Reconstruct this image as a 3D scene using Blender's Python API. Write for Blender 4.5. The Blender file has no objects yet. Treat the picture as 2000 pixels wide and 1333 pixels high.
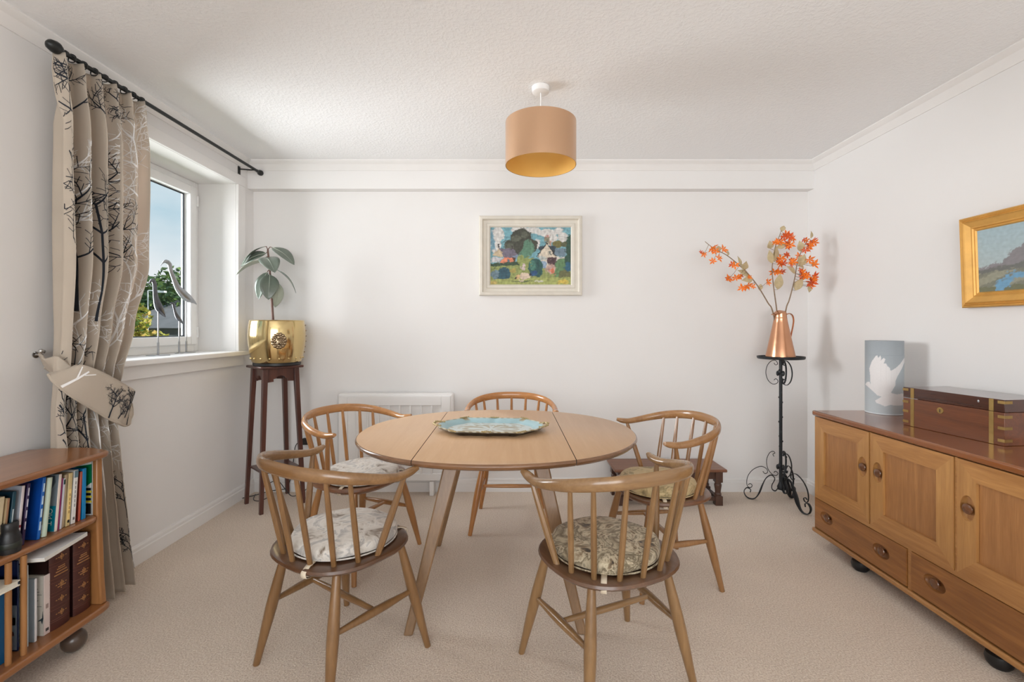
import bpy, math, random
from mathutils import Vector, Matrix, noise

random.seed(7)
sc = bpy.context.scene
COL = sc.collection
R = math.radians

# ------------------------------------------------------------------ camera
CH, F, VX, VY = 1.19, 900.0, 1005.0, 642.0       # camera height, focal length and vanishing point in px of 2000x1333
cam = bpy.data.cameras.new('camera')
cam_o = bpy.data.objects.new('camera', cam)
COL.objects.link(cam_o)
cam_o.location = (0, 0, CH)
cam_o.rotation_euler = (R(90), 0, 0)
cam.sensor_width = 36.0
cam.lens = F / 2000.0 * 36.0
cam.shift_x = -(VX - 1000.0) / 2000.0
cam.shift_y = (VY - 666.5) / 2000.0
cam.clip_start = 0.05
cam.clip_end = 300
sc.camera = cam_o

# ------------------------------------------------------------------ world, sun, daylight, exposure
world = bpy.data.worlds.new('world')
sc.world = world
world.use_nodes = True
wn = world.node_tree
wn.nodes.clear()
w_out = wn.nodes.new('ShaderNodeOutputWorld')
w_bg = wn.nodes.new('ShaderNodeBackground')
w_tc = wn.nodes.new('ShaderNodeTexCoord')
w_sep = wn.nodes.new('ShaderNodeSeparateXYZ')
w_ramp = wn.nodes.new('ShaderNodeValToRGB')
w_ramp.color_ramp.elements[0].position = 0.0
w_ramp.color_ramp.elements[0].color = (0.80, 0.82, 0.83, 1)
w_ramp.color_ramp.elements[1].position = 1.0
w_ramp.color_ramp.elements[1].color = (0.20, 0.40, 0.62, 1)
e = w_ramp.color_ramp.elements.new(0.07); e.color = (0.78, 0.82, 0.84, 1)
e = w_ramp.color_ramp.elements.new(0.24); e.color = (0.36, 0.58, 0.70, 1)
w_noise = wn.nodes.new('ShaderNodeTexNoise')
w_noise.inputs['Scale'].default_value = 3.2
w_noise.inputs['Detail'].default_value = 5
w_map = wn.nodes.new('ShaderNodeMapping')
w_map.inputs['Scale'].default_value = (1, 1, 3.0)
w_cr = wn.nodes.new('ShaderNodeValToRGB')
w_cr.color_ramp.elements[0].position = 0.47
w_cr.color_ramp.elements[0].color = (0, 0, 0, 1)
w_cr.color_ramp.elements[1].position = 0.72
w_cr.color_ramp.elements[1].color = (0.75, 0.75, 0.75, 1)
w_mix = wn.nodes.new('ShaderNodeMix')
w_mix.data_type = 'RGBA'
L = wn.links.new
L(w_tc.outputs['Generated'], w_sep.inputs[0])
L(w_sep.outputs['Z'], w_ramp.inputs[0])
L(w_tc.outputs['Generated'], w_map.inputs[0])
L(w_map.outputs[0], w_noise.inputs['Vector'])
L(w_noise.outputs[0], w_cr.inputs[0])
L(w_cr.outputs[0], w_mix.inputs[0])
L(w_ramp.outputs[0], w_mix.inputs[6])
w_mix.inputs[7].default_value = (0.84, 0.86, 0.87, 1)
L(w_mix.outputs[2], w_bg.inputs[0])
w_bg.inputs[1].default_value = 0.9
L(w_bg.outputs[0], w_out.inputs[0])

def light(name, kind, loc, rot, **kw):
    l = bpy.data.lights.new(name, kind)
    o = bpy.data.objects.new(name, l)
    COL.objects.link(o)
    o.location = loc
    o.rotation_euler = rot
    for k, v in kw.items():
        setattr(l, k, v)
    return o

# sun stands over the building: it lights the garden, never enters the room
sun = light('sun', 'SUN', (8, 4, 12), (0, 0, 0), energy=3.2, angle=R(0.6), color=(1.0, 0.95, 0.86))
sun.rotation_euler = Vector((-1.0, -0.25, -0.95)).to_track_quat('-Z', 'Y').to_euler()
# daylight that falls through the window in the left wall
light('daylight_side', 'AREA', (-5.6, 2.7, 2.0), (0, R(-90), 0), energy=1080, shape='RECTANGLE',
      size=5.0, size_y=3.6, color=(0.95, 0.975, 1.0))
# fill light added to brighten the room, outside an invented rear window
light('rear_fill', 'AREA', (0.15, -2.62, 1.25), (R(102), 0, 0), energy=98, shape='RECTANGLE',
      size=2.9, size_y=1.8, color=(0.965, 0.985, 1.0))

sc.view_settings.view_transform = 'Standard'
sc.view_settings.look = 'None'
sc.view_settings.gamma = 1.0
sc.view_settings.use_curve_mapping = False
sc.view_settings.exposure = 0.2
sc.cycles.use_denoising = True
sc.cycles.max_bounces = 10
sc.cycles.diffuse_bounces = 6
sc.cycles.sample_clamp_indirect = 6.0

# ------------------------------------------------------------------ helpers
def P(x, y, d):                      # photo pixel at depth d
    return Vector(((x - VX) * d / F, d, CH + (VY - y) * d / F))
def PX(X, x, y):                     # photo pixel on the plane x = X
    d = X * F / (x - VX)
    return Vector((X, d, CH + (VY - y) * d / F))
def S(r, g, b):
    return tuple(((c / 255.0) / 12.92 if c <= 10 else ((c / 255.0 + 0.055) / 1.055) ** 2.4) for c in (r, g, b))

def smooth_path(pts, n=6):
    pts = [tuple(p) for p in pts]
    out = []
    m = len(pts)
    for i in range(m - 1):
        p0, p1, p2, p3 = pts[max(i - 1, 0)], pts[i], pts[i + 1], pts[min(i + 2, m - 1)]
        for k in range(n):
            t = k / n
            out.append(tuple(0.5 * ((2 * b) + (-a + c) * t + (2 * a - 5 * b + 4 * c - d) * t * t + (-a + 3 * b - 3 * c + d) * t ** 3)
                             for a, b, c, d in zip(p0, p1, p2, p3)))
    out.append(pts[-1])
    return out

class MB:
    def __init__(s):
        s.v = []; s.f = []
    def add(s, vs, fs):
        o = len(s.v)
        s.v += [tuple(v) for v in vs]
        s.f += [tuple(i + o for i in f) for f in fs]
        return s
    def box(s, x0, x1, y0, y1, z0, z1, M=None):
        vs = [(x, y, z) for z in (z0, z1) for y in (y0, y1) for x in (x0, x1)]
        if M is not None:
            vs = [tuple(M @ Vector(v)) for v in vs]
        return s.add(vs, [(0, 2, 3, 1), (4, 5, 7, 6), (0, 1, 5, 4), (2, 6, 7, 3), (0, 4, 6, 2), (1, 3, 7, 5)])
    def loft(s, rings, closed=True, caps=True):
        n = len(rings[0])
        vs = [p for r in rings for p in r]
        fs = []
        for i in range(len(rings) - 1):
            for k in range(n if closed else n - 1):
                a = i * n + k; b = i * n + (k + 1) % n
                fs.append((a, b, b + n, a + n))
        if caps and closed:
            fs.append(tuple(reversed(range(n))))
            fs.append(tuple(range((len(rings) - 1) * n, len(rings) * n)))
        return s.add(vs, fs)
    def tube(s, pts, rad, seg=8, up=None, rad2=None, caps=True):
        pts = [Vector(p) for p in pts]
        n = len(pts)
        rad = rad if isinstance(rad, (list, tuple)) else [rad] * n
        rad2 = rad if rad2 is None else (rad2 if isinstance(rad2, (list, tuple)) else [rad2] * n)
        N = None
        rings = []
        for i, p in enumerate(pts):
            T = (pts[min(i + 1, n - 1)] - pts[max(i - 1, 0)]).normalized()
            if up is not None:
                u = Vector(up)
                N = u - T * u.dot(T)
            elif N is None:
                a = Vector((0, 0, 1)) if abs(T.z) < 0.9 else Vector((1, 0, 0))
                N = a - T * a.dot(T)
            else:
                N = N - T * N.dot(T)
            N.normalize()
            B = T.cross(N)
            rings.append([p + N * (rad[i] * math.cos(2 * math.pi * k / seg)) + B * (rad2[i] * math.sin(2 * math.pi * k / seg)) for k in range(seg)])
        return s.loft(rings, True, caps)
    def lathe(s, prof, seg=24, c=(0, 0, 0), M=None):
        rings = []
        for r, z in prof:
            ring = [Vector((r * math.cos(2 * math.pi * k / seg), r * math.sin(2 * math.pi * k / seg), z)) for k in range(seg)]
            if M is not None:
                ring = [M @ q for q in ring]
            rings.append([q + Vector(c) for q in ring])
        return s.loft(rings)
    def ball(s, c, rx, ry=None, rz=None, seg=10, rings=6):
        ry = rx if ry is None else ry
        rz = rx if rz is None else rz
        rr = []
        for i in range(rings + 1):
            a = math.pi * (i / rings) * 0.98 + math.pi * 0.01
            rr.append([(c[0] + rx * math.sin(a) * math.cos(2 * math.pi * k / seg), c[1] + ry * math.sin(a) * math.sin(2 * math.pi * k / seg),
                        c[2] - rz * math.cos(a)) for k in range(seg)])
        return s.loft(rr)
    def prism(s, poly, z0, z1, M=None):
        n = len(poly)
        vs = [Vector((x, y, z0)) for x, y in poly] + [Vector((x, y, z1)) for x, y in poly]
        if M is not None:
            vs = [M @ v for v in vs]
        fs = [tuple(reversed(range(n))), tuple(range(n, 2 * n))] + [(i, (i + 1) % n, n + (i + 1) % n, n + i) for i in range(n)]
        return s.add(vs, fs)
    def grid(s, fn, nu, nv):
        vs = [fn(i / nu, j / nv) for j in range(nv + 1) for i in range(nu + 1)]
        fs = [(j * (nu + 1) + i, j * (nu + 1) + i + 1, (j + 1) * (nu + 1) + i + 1, (j + 1) * (nu + 1) + i) for j in range(nv) for i in range(nu)]
        return s.add(vs, fs)
    def build(s, name, mat, parent=None, shift=None, smooth=True, bevel=0, seg=2, angle=38, solid=0, colors=None):
        me = bpy.data.meshes.new(name)
        vs = s.v if shift is None else [(a - shift[0], b - shift[1], c - shift[2]) for a, b, c in s.v]
        me.from_pydata(vs, [], s.f)
        me.validate()
        import bmesh
        if colors is None:
            bm = bmesh.new(); bm.from_mesh(me)
            bmesh.ops.recalc_face_normals(bm, faces=bm.faces)
            bm.to_mesh(me); bm.free()
        if smooth:
            for p in me.polygons:
                p.use_smooth = True
            me.set_sharp_from_angle(angle=R(angle))
        if colors is not None:
            ca = me.color_attributes.new('Col', 'FLOAT_COLOR', 'POINT')
            for i, c in enumerate(colors):
                ca.data[i].color = (c[0], c[1], c[2], 1)
        me.materials.append(mat)
        o = bpy.data.objects.new(name, me)
        COL.objects.link(o)
        if parent is not None:
            o.parent = parent
        if bevel:
            b = o.modifiers.new('bevel', 'BEVEL'); b.width = bevel; b.segments = seg; b.limit_method = 'ANGLE'; b.angle_limit = R(35)
        if solid:
            b = o.modifiers.new('solid', 'SOLIDIFY'); b.thickness = solid; b.offset = 0
        return o

def tag(o, label=None, cat=None, group=None, kind=None):
    if label: o['label'] = label
    if cat: o['category'] = cat
    if group: o['group'] = group
    if kind: o['kind'] = kind
    return o
def thing(name, label, cat, loc=(0, 0, 0), rz=0.0, group=None):
    o = bpy.data.objects.new(name, None)
    o.empty_display_size = 0.05
    COL.objects.link(o)
    o.location = loc
    o.rotation_euler = (0, 0, rz)
    return tag(o, label, cat, group)
def room(name, mb, mat, parent=None, **kw):
    return tag(mb.build(name, mat, parent, **kw), kind='structure' if parent is None else None)
def copy_tree(o, parent=None):
    c = o.copy(); COL.objects.link(c); c.parent = parent
    for ch in list(o.children):
        copy_tree(ch, c)
    return c
def box(x0, x1, y0, y1, z0, z1):
    return MB().box(x0, x1, y0, y1, z0, z1)
def carve(o, cutters):
    """cut ellipsoid hollows (centre, semi-axes) out of a mesh object and keep the result as its own mesh"""
    tmp = []
    for c, a in cutters:
        m = MB().ball(c, a[0], a[1], a[2], 28, 16)
        k = m.build('cut', bpy.data.materials[0])
        k.parent = o.parent
        tmp.append(k)
        b = o.modifiers.new('cut', 'BOOLEAN'); b.object = k; b.operation = 'DIFFERENCE'; b.solver = 'EXACT'
    bpy.context.view_layer.update()
    dg = bpy.context.evaluated_depsgraph_get()
    me = bpy.data.meshes.new_from_object(o.evaluated_get(dg))
    mats = o.data.materials[0]
    o.modifiers.clear()
    o.data = me
    me.materials.clear(); me.materials.append(mats)
    for p in me.polygons:
        p.use_smooth = True; p.material_index = 0
    me.set_sharp_from_angle(angle=R(35))
    for k in tmp:
        bpy.data.objects.remove(k)

# ------------------------------------------------------------------ materials
def base_mat(name, rough=0.5, metal=0.0, coat=0.0, sheen=0.0):
    m = bpy.data.materials.new(name)
    m.use_nodes = True
    nt = m.node_tree
    b = nt.nodes['Principled BSDF']
    b.inputs['Roughness'].default_value = rough
    b.inputs['Metallic'].default_value = metal
    if coat:
        b.inputs['Coat Weight'].default_value = coat
        b.inputs['Coat Roughness'].default_value = 0.12
    if sheen:
        b.inputs['Sheen Weight'].default_value = sheen
    return m, nt, b
def node(nt, t, **kw):
    n = nt.nodes.new(t)
    for k, v in kw.items():
        n.inputs[k].default_value = v
    return n
def ramp(nt, stops):
    n = nt.nodes.new('ShaderNodeValToRGB')
    el = n.color_ramp.elements
    el[0].position, el[0].color = stops[0][0], (*stops[0][1], 1)
    el[1].position, el[1].color = stops[-1][0], (*stops[-1][1], 1)
    for p, c in stops[1:-1]:
        e = el.new(p); e.color = (*c, 1)
    return n
def sc3(c, k):
    return tuple(min(1, x * k) for x in c)
def plain(name, col, rough=0.5, metal=0.0, var=0.06, scale=12.0, bump=0.0, bscale=80.0, bdist=0.002, coat=0.0, sheen=0.0):
    m, nt, b = base_mat(name, rough, metal, coat, sheen)
    tc = nt.nodes.new('ShaderNodeTexCoord')
    n = node(nt, 'ShaderNodeTexNoise', Scale=scale, Detail=4.0)
    rp = ramp(nt, [(0.3, sc3(col, 1 - var)), (0.7, sc3(col, 1 + var))])
    nt.links.new(tc.outputs['Object'], n.inputs['Vector'])
    nt.links.new(n.outputs[0], rp.inputs[0])
    nt.links.new(rp.outputs[0], b.inputs['Base Color'])
    if bump:
        n2 = node(nt, 'ShaderNodeTexNoise', Scale=bscale, Detail=3.0)
        bp = node(nt, 'ShaderNodeBump', Strength=bump, Distance=bdist)
        nt.links.new(tc.outputs['Object'], n2.inputs['Vector'])
        nt.links.new(n2.outputs[0], bp.inputs['Height'])
        nt.links.new(bp.outputs[0], b.inputs['Normal'])
    return m
def wood(name, c1, c2, axis='X', scale=1.0, rough=0.38, tint=False, coat=0.15, contrast=0.5, dist=1.2):
    m, nt, b = base_mat(name, rough, 0.0, coat)
    tc = nt.nodes.new('ShaderNodeTexCoord')
    mp = nt.nodes.new('ShaderNodeMapping')
    a = {'X': (0.7, 9, 9), 'Y': (9, 0.7, 9), 'Z': (9, 9, 0.7)}[axis]
    mp.inputs['Scale'].default_value = tuple(q * scale for q in a)
    n = node(nt, 'ShaderNodeTexNoise', Scale=1.5, Detail=5.0, Distortion=dist)
    n2 = node(nt, 'ShaderNodeTexNoise', Scale=12.0, Detail=3.0)
    mx = nt.nodes.new('ShaderNodeMix'); mx.data_type = 'FLOAT'; mx.inputs[0].default_value = 0.35
    rp = ramp(nt, [(0.5 - contrast * 0.45, c2), (0.52, tuple((p + q) / 2 for p, q in zip(c1, c2))), (0.5 + contrast * 0.4, c1)])
    nt.links.new(tc.outputs['Object'], mp.inputs[0])
    nt.links.new(mp.outputs[0], n.inputs['Vector'])
    nt.links.new(mp.outputs[0], n2.inputs['Vector'])
    nt.links.new(n.outputs[0], mx.inputs[2])
    nt.links.new(n2.outputs[0], mx.inputs[3])
    nt.links.new(mx.outputs[0], rp.inputs[0])
    out = rp.outputs[0]
    if tint:
        oi = nt.nodes.new('ShaderNodeObjectInfo')
        mm = nt.nodes.new('ShaderNodeMix'); mm.data_type = 'RGBA'; mm.blend_type = 'MULTIPLY'; mm.inputs[0].default_value = 1.0
        nt.links.new(out, mm.inputs[6]); nt.links.new(oi.outputs['Color'], mm.inputs[7])
        out = mm.outputs[2]
    nt.links.new(out, b.inputs['Base Color'])
    bp = node(nt, 'ShaderNodeBump', Strength=0.06, Distance=0.001)
    nt.links.new(n2.outputs[0], bp.inputs['Height'])
    nt.links.new(bp.outputs[0], b.inputs['Normal'])
    return m
def vcol(name, rough=0.6, metal=0.0, bump=0.0):
    m, nt, b = base_mat(name, rough, metal)
    a = nt.nodes.new('ShaderNodeVertexColor'); a.layer_name = 'Col'
    n = node(nt, 'ShaderNodeTexNoise', Scale=300.0, Detail=2.0)
    rp = ramp(nt, [(0.3, (0.88,) * 3), (0.7, (1.0,) * 3)])
    mm = nt.nodes.new('ShaderNodeMix'); mm.data_type = 'RGBA'; mm.blend_type = 'MULTIPLY'; mm.inputs[0].default_value = 1.0
    nt.links.new(n.outputs[0], rp.inputs[0])
    nt.links.new(a.outputs[0], mm.inputs[6]); nt.links.new(rp.outputs[0], mm.inputs[7])
    nt.links.new(mm.outputs[2], b.inputs['Base Color'])
    return m
def fabric(name, stops, scale=14.0, dist=2.5, stretch=(1, 1, 1)):
    m, nt, b = base_mat(name, 0.85, 0.0, 0.0, 0.15)
    tc = nt.nodes.new('ShaderNodeTexCoord')
    mp = nt.nodes.new('ShaderNodeMapping'); mp.inputs['Scale'].default_value = stretch
    n = node(nt, 'ShaderNodeTexNoise', Scale=scale, Detail=3.0, Distortion=dist)
    v = node(nt, 'ShaderNodeTexVoronoi', Scale=scale * 1.6)
    ad = nt.nodes.new('ShaderNodeMix'); ad.data_type = 'VECTOR'; ad.inputs[0].default_value = 0.12
    mx = nt.nodes.new('ShaderNodeMix'); mx.data_type = 'FLOAT'; mx.inputs[0].default_value = 0.35
    rp = ramp(nt, stops)
    nt.links.new(tc.outputs['Object'], mp.inputs[0])
    nt.links.new(mp.outputs[0], n.inputs['Vector'])
    nt.links.new(mp.outputs[0], ad.inputs[4]); nt.links.new(n.outputs[1], ad.inputs[5])
    nt.links.new(ad.outputs[1], v.inputs['Vector'])
    nt.links.new(n.outputs[0], mx.inputs[2]); nt.links.new(v.outputs[0], mx.inputs[3])
    nt.links.new(mx.outputs[0], rp.inputs[0])
    nt.links.new(rp.outputs[0], b.inputs['Base Color'])
    bp = node(nt, 'ShaderNodeBump', Strength=0.35, Distance=0.004)
    nt.links.new(n.outputs[0], bp.inputs['Height'])
    nt.links.new(bp.outputs[0], b.inputs['Normal'])
    return m

M = {}
M['wall'] = plain('wall_paint', (0.81, 0.797, 0.786), 0.75, var=0.012, scale=2.0, bump=0.05, bscale=120)
M['trim'] = plain('gloss_white', (0.82, 0.805, 0.79), 0.35, var=0.01)
M['upvc'] = plain('white_plastic', (0.85, 0.85, 0.85), 0.28, var=0.01)
M['heater'] = plain('heater_enamel', (0.81, 0.795, 0.78), 0.35, var=0.01)
# artex ceiling
m, nt, b = base_mat('artex_ceiling', 0.85)
b.inputs['Base Color'].default_value = (0.865, 0.868, 0.872, 1)
tc = nt.nodes.new('ShaderNodeTexCoord')
v1 = node(nt, 'ShaderNodeTexNoise', Scale=75.0, Detail=2.0, Distortion=0.3)
rp = ramp(nt, [(0.42, (0, 0, 0)), (0.66, (1, 1, 1))])
bp = node(nt, 'ShaderNodeBump', Strength=0.22, Distance=0.005)
nt.links.new(tc.outputs['Object'], v1.inputs['Vector']); nt.links.new(v1.outputs[0], rp.inputs[0])
nt.links.new(rp.outputs[0], bp.inputs['Height']); nt.links.new(bp.outputs[0], b.inputs['Normal'])
M['ceiling'] = m
# carpet
m, nt, b = base_mat('carpet_beige', 0.95, 0, 0, 0.2)
tc = nt.nodes.new('ShaderNodeTexCoord')
n1 = node(nt, 'ShaderNodeTexNoise', Scale=170.0, Detail=4.0)
n2 = node(nt, 'ShaderNodeTexNoise', Scale=2.2, Detail=3.0)
r1 = ramp(nt, [(0.3, S(196, 174, 154)), (0.7, S(238, 224, 208))])
r2 = ramp(nt, [(0.35, (0.93, 0.93, 0.93)), (0.65, (1, 1, 1))])
mm = nt.nodes.new('ShaderNodeMix'); mm.data_type = 'RGBA'; mm.blend_type = 'MULTIPLY'; mm.inputs[0].default_value = 1.0
bp = node(nt, 'ShaderNodeBump', Strength=0.7, Distance=0.006)
for n in (n1, n2):
    nt.links.new(tc.outputs['Object'], n.inputs['Vector'])
nt.links.new(n1.outputs[0], r1.inputs[0]); nt.links.new(n2.outputs[0], r2.inputs[0])
nt.links.new(r1.outputs[0], mm.inputs[6]); nt.links.new(r2.outputs[0], mm.inputs[7])
nt.links.new(mm.outputs[2], b.inputs['Base Color'])
nt.links.new(n1.outputs[0], bp.inputs['Height']); nt.links.new(bp.outputs[0], b.inputs['Normal'])
M['carpet'] = m
# glass
m = bpy.data.materials.new('window_glass'); m.use_nodes = True
nt = m.node_tree; nt.nodes.clear()
o_ = nt.nodes.new('ShaderNodeOutputMaterial'); t_ = nt.nodes.new('ShaderNodeBsdfTransparent'); g_ = nt.nodes.new('ShaderNodeBsdfGlossy')
x_ = nt.nodes.new('ShaderNodeMixShader'); f0 = nt.nodes.new('ShaderNodeLayerWeight'); f0.inputs[0].default_value = 0.5
f_ = nt.nodes.new('ShaderNodeMath'); f_.operation = 'POWER'; f_.inputs[1].default_value = 5.0
nt.links.new(f0.outputs['Facing'], f_.inputs[0])
g_.inputs['Roughness'].default_value = 0.0
nt.links.new(f_.outputs[0], x_.inputs[0]); nt.links.new(t_.outputs[0], x_.inputs[1]); nt.links.new(g_.outputs[0], x_.inputs[2])
nt.links.new(x_.outputs[0], o_.inputs[0])
M['glass'] = m
M['gasket'] = plain('dark_gasket', (0.03, 0.035, 0.045), 0.5)

TBL1, TBL2 = S(208, 172, 134), S(188, 148, 110)
M['table_y'] = wood('table_elm', TBL1, TBL2, 'Y', 1.2, 0.4, contrast=0.9)
M['table_leg'] = wood('table_leg_elm', S(150, 116, 82), S(120, 92, 64), 'Z', 1.6, 0.4)
M['table_edge'] = wood('table_edge_elm', S(138, 98, 66), S(104, 72, 48), 'X', 1.2, 0.25, coat=0.5)
M['chair'] = wood('chair_beech', S(166, 126, 84), S(132, 96, 60), 'Z', 1.6, 0.3, tint=True, coat=0.25)
M['chair_x'] = wood('chair_bow_beech', S(172, 132, 90), S(140, 102, 66), 'X', 1.2, 0.26, tint=True, coat=0.4)
M['seat'] = wood('chair_seat_elm', S(128, 90, 64), S(88, 60, 42), 'Y', 1.4, 0.33, tint=True, coat=0.3)
M['side_z'] = wood('sideboard_elm_upright', S(196, 148, 90), S(158, 110, 62), 'Z', 1.6, 0.34, contrast=0.55)
M['side_y'] = wood('sideboard_elm_along', S(190, 140, 84), S(150, 100, 54), 'Y', 1.6, 0.34, contrast=0.55, dist=1.8)
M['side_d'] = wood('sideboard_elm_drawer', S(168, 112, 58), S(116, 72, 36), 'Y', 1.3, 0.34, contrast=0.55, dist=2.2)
M['side_p'] = wood('sideboard_elm_panel', S(180, 128, 78), S(140, 94, 54), 'Z', 1.8, 0.36, contrast=0.5, dist=1.0)
M['side_top'] = wood('sideboard_elm_top', S(150, 92, 50), S(116, 66, 34), 'Y', 0.8, 0.2, contrast=0.8, coat=0.5)
M['knob'] = wood('knob_dark_elm', S(120, 76, 46), S(84, 50, 28), 'Y', 3, 0.25, coat=0.5)
M['foot'] = plain('dark_brown_caster', S(84, 68, 58), 0.3, var=0.1, coat=0.3)
M['case_y'] = wood('bookcase_elm', S(166, 110, 64), S(124, 76, 42), 'Y', 1.0, 0.28, contrast=0.8, coat=0.4)
M['case_z'] = wood('bookcase_elm_upright', S(176, 124, 74), S(140, 92, 52), 'Z', 1.2, 0.35)
M['stand'] = wood('mahogany', S(98, 56, 44), S(58, 32, 28), 'Z', 1.4, 0.35, coat=0.3)
M['bench'] = wood('oak_bench', S(140, 94, 68), S(104, 66, 46), 'X', 1.2, 0.4)
M['bench_leg'] = wood('oak_bench_leg', S(92, 62, 48), S(58, 38, 30), 'Z', 1.6, 0.4)
M['rosewood'] = wood('rosewood', S(138, 80, 46), S(70, 38, 24), 'Y', 1.6, 0.3, contrast=0.8, coat=0.4)
M['rosewood_dark'] = wood('rosewood_lid', S(88, 48, 34), S(50, 28, 22), 'Y', 1.3, 0.2, coat=0.6)
M['brass'] = plain('aged_brass', S(166, 138, 86), 0.36, 0.9, var=0.12, scale=30)
M['pot'] = plain('polished_brass', S(214, 190, 138), 0.13, 1.0, var=0.05, scale=7, bump=0.06, bscale=9, bdist=0.02)
M['pewter'] = plain('pewter_boss', S(150, 130, 104), 0.35, 0.9, var=0.25, scale=60)
M['copper'] = plain('copper', S(212, 158, 124), 0.24, 1.0, var=0.08, scale=9, bump=0.08, bscale=8, bdist=0.02)
M['iron'] = plain('black_iron', (0.018, 0.021, 0.024), 0.45, 0.3, var=0.2)
M['black'] = plain('black_plastic', (0.012, 0.012, 0.013), 0.4)
M['pole'] = plain('pole_black', (0.022, 0.024, 0.024), 0.38, 0.4)
M['chrome'] = plain('chrome', (0.62, 0.62, 0.62), 0.15, 1.0)
M['silver'] = plain('brushed_silver', S(168, 170, 174), 0.3, 0.8, var=0.1)
M['pewter_dark'] = plain('dark_silver', S(104, 106, 112), 0.32, 0.8, var=0.25, scale=25)
M['curtain'] = plain('curtain_linen', S(222, 209, 192), 0.9, var=0.05, scale=6, bump=0.25, bscale=500, bdist=0.001, sheen=0.1)
# the linen lets a little daylight through
nt = M['curtain'].node_tree
pb = nt.nodes['Principled BSDF']; mo = [n for n in nt.nodes if n.type == 'OUTPUT_MATERIAL'][0]
tl = nt.nodes.new('ShaderNodeBsdfTranslucent'); tl.inputs[0].default_value = (*S(214, 206, 200), 1)
mxs = nt.nodes.new('ShaderNodeMixShader'); mxs.inputs[0].default_value = 0.4
nt.links.new(pb.outputs[0], mxs.inputs[1]); nt.links.new(tl.outputs[0], mxs.inputs[2]); nt.links.new(mxs.outputs[0], mo.inputs[0])
M['ink'] = plain('print_black', (0.018, 0.022, 0.032), 0.9)
M['ink_white'] = plain('print_white', (0.90, 0.89, 0.88), 0.9)
M['shade_out'] = plain('shade_satin', S(216, 176, 142), 0.27, 0.75, var=0.02, scale=4)
M['shade_in'] = plain('shade_gold_lining', S(240, 196, 112), 0.4, 0.35, var=0.02)
M['leaf'] = plain('rubber_leaf', S(104, 114, 103), 0.3, var=0.16, scale=14, coat=0.2)
M['leaf2'] = plain('rubber_leaf_pale', S(176, 184, 168), 0.4, var=0.08, scale=14)
M['stem'] = plain('plant_stem', S(116, 86, 76), 0.6)
M['soil'] = plain('soil', (0.03, 0.022, 0.016), 0.95, var=0.3, scale=60)
M['petal'] = plain('petal_orange', S(246, 124, 16), 0.6, var=0.15, scale=60)
M['petal2'] = plain('petal_rust', S(214, 82, 14), 0.6, var=0.2, scale=60)
M['dryleaf'] = plain('dry_leaf', S(196, 178, 140), 0.7, var=0.14, scale=40)
M['twig'] = plain('twig', S(140, 118, 96), 0.8, var=0.2, scale=60)
M['strap'] = plain('cotton_strap', S(222, 208, 186), 0.9)
M['cush_a'] = fabric('cushion_grey_leaf', [(0.28, S(128, 112, 96)), (0.40, S(206, 198, 188)), (0.52, S(224, 218, 210)), (0.62, S(176, 172, 168)), (0.74, S(216, 208, 198))], 9, 3)
M['cush_b'] = fabric('cushion_brown_leaf', [(0.28, S(60, 52, 44)), (0.38, S(136, 116, 90)), (0.46, S(206, 192, 164)), (0.54, S(110, 96, 74)), (0.64, S(190, 176, 148)), (0.74, S(80, 78, 66))], 9, 3.5)
M['cush_d'] = fabric('cushion_tan_leaf', [(0.28, S(110, 96, 66)), (0.40, S(190, 166, 120)), (0.54, S(206, 184, 140)), (0.64, S(150, 132, 92)), (0.74, S(198, 180, 140))], 9, 3)
M['paper'] = plain('paper', S(226, 220, 208), 0.8, var=0.04, scale=40)
M['gold_print'] = plain('gold_print', S(188, 138, 88), 0.5, 0.3)
M['white_print'] = plain('white_print', S(225, 225, 225), 0.7)
M['frame_white'] = plain('frame_offwhite', S(216, 210, 198), 0.5, var=0.04, scale=20)
M['gold'] = plain('gilt_frame', S(214, 164, 86), 0.42, 0.35, var=0.08, scale=20)
M['vcol'] = vcol('painted_colours', 0.62)
M['vcol_gloss'] = vcol('printed_colours', 0.32)

# ------------------------------------------------------------------ the room
XL, XR, YB, YR, ZC = -1.91, 2.142, 3.37, -2.3, 2.38
T = 0.30
room('floor', box(XL - T, XR + T, YR - T, YB + T, -0.12, 0), M['carpet'])
room('ceiling', box(XL - T, XR + T, YR - T, YB + T, ZC, ZC + 0.12), M['ceiling'])
room('wall_back', box(XL - T, XR + T, YB, YB + T, 0, ZC), M['wall'])
room('wall_right', box(XR, XR + T, YR - T, YB, 0, ZC), M['wall'])
WY0, WY1, WZ0, WZ1 = 2.07, 3.156, 1.005, 2.18
room('wall_left', box(XL - T, XL, YR - T, WY0, 0, ZC).box(XL - T, XL, WY1, YB, 0, ZC).box(XL - T, XL, WY0, WY1, 0, WZ0).box(XL - T, XL, WY0, WY1, WZ1, ZC), M['wall'])
room('wall_rear', box(XL, -1.35, YR - 0.2, YR, 0, ZC).box(1.65, XR, YR - 0.2, YR, 0, ZC).box(-1.35, 1.65, YR - 0.2, YR, 0, 0.55).box(-1.35, 1.65, YR - 0.2, YR, 2.3, ZC), M['wall'])
w2 = tag(thing('added_window', None, None, (0.15, YR - 0.1, 0.55)), kind='structure')  # unseen window, added so the rear fill light can enter
fr = MB().box(-1.5, -1.44, -0.04, 0.04, 0, 1.75).box(1.44, 1.5, -0.04, 0.04, 0, 1.75).box(-1.44, 1.44, -0.04, 0.04, 0, 0.06).box(-1.44, 1.44, -0.04, 0.04, 1.69, 1.75).box(-0.03, 0.03, -0.04, 0.04, 0.06, 1.69)
fr.build('window_frame', M['upvc'], w2)
box(-1.44, 1.44, -0.004, 0.004, 0.06, 1.69).build('pane', M['glass'], w2)
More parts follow.
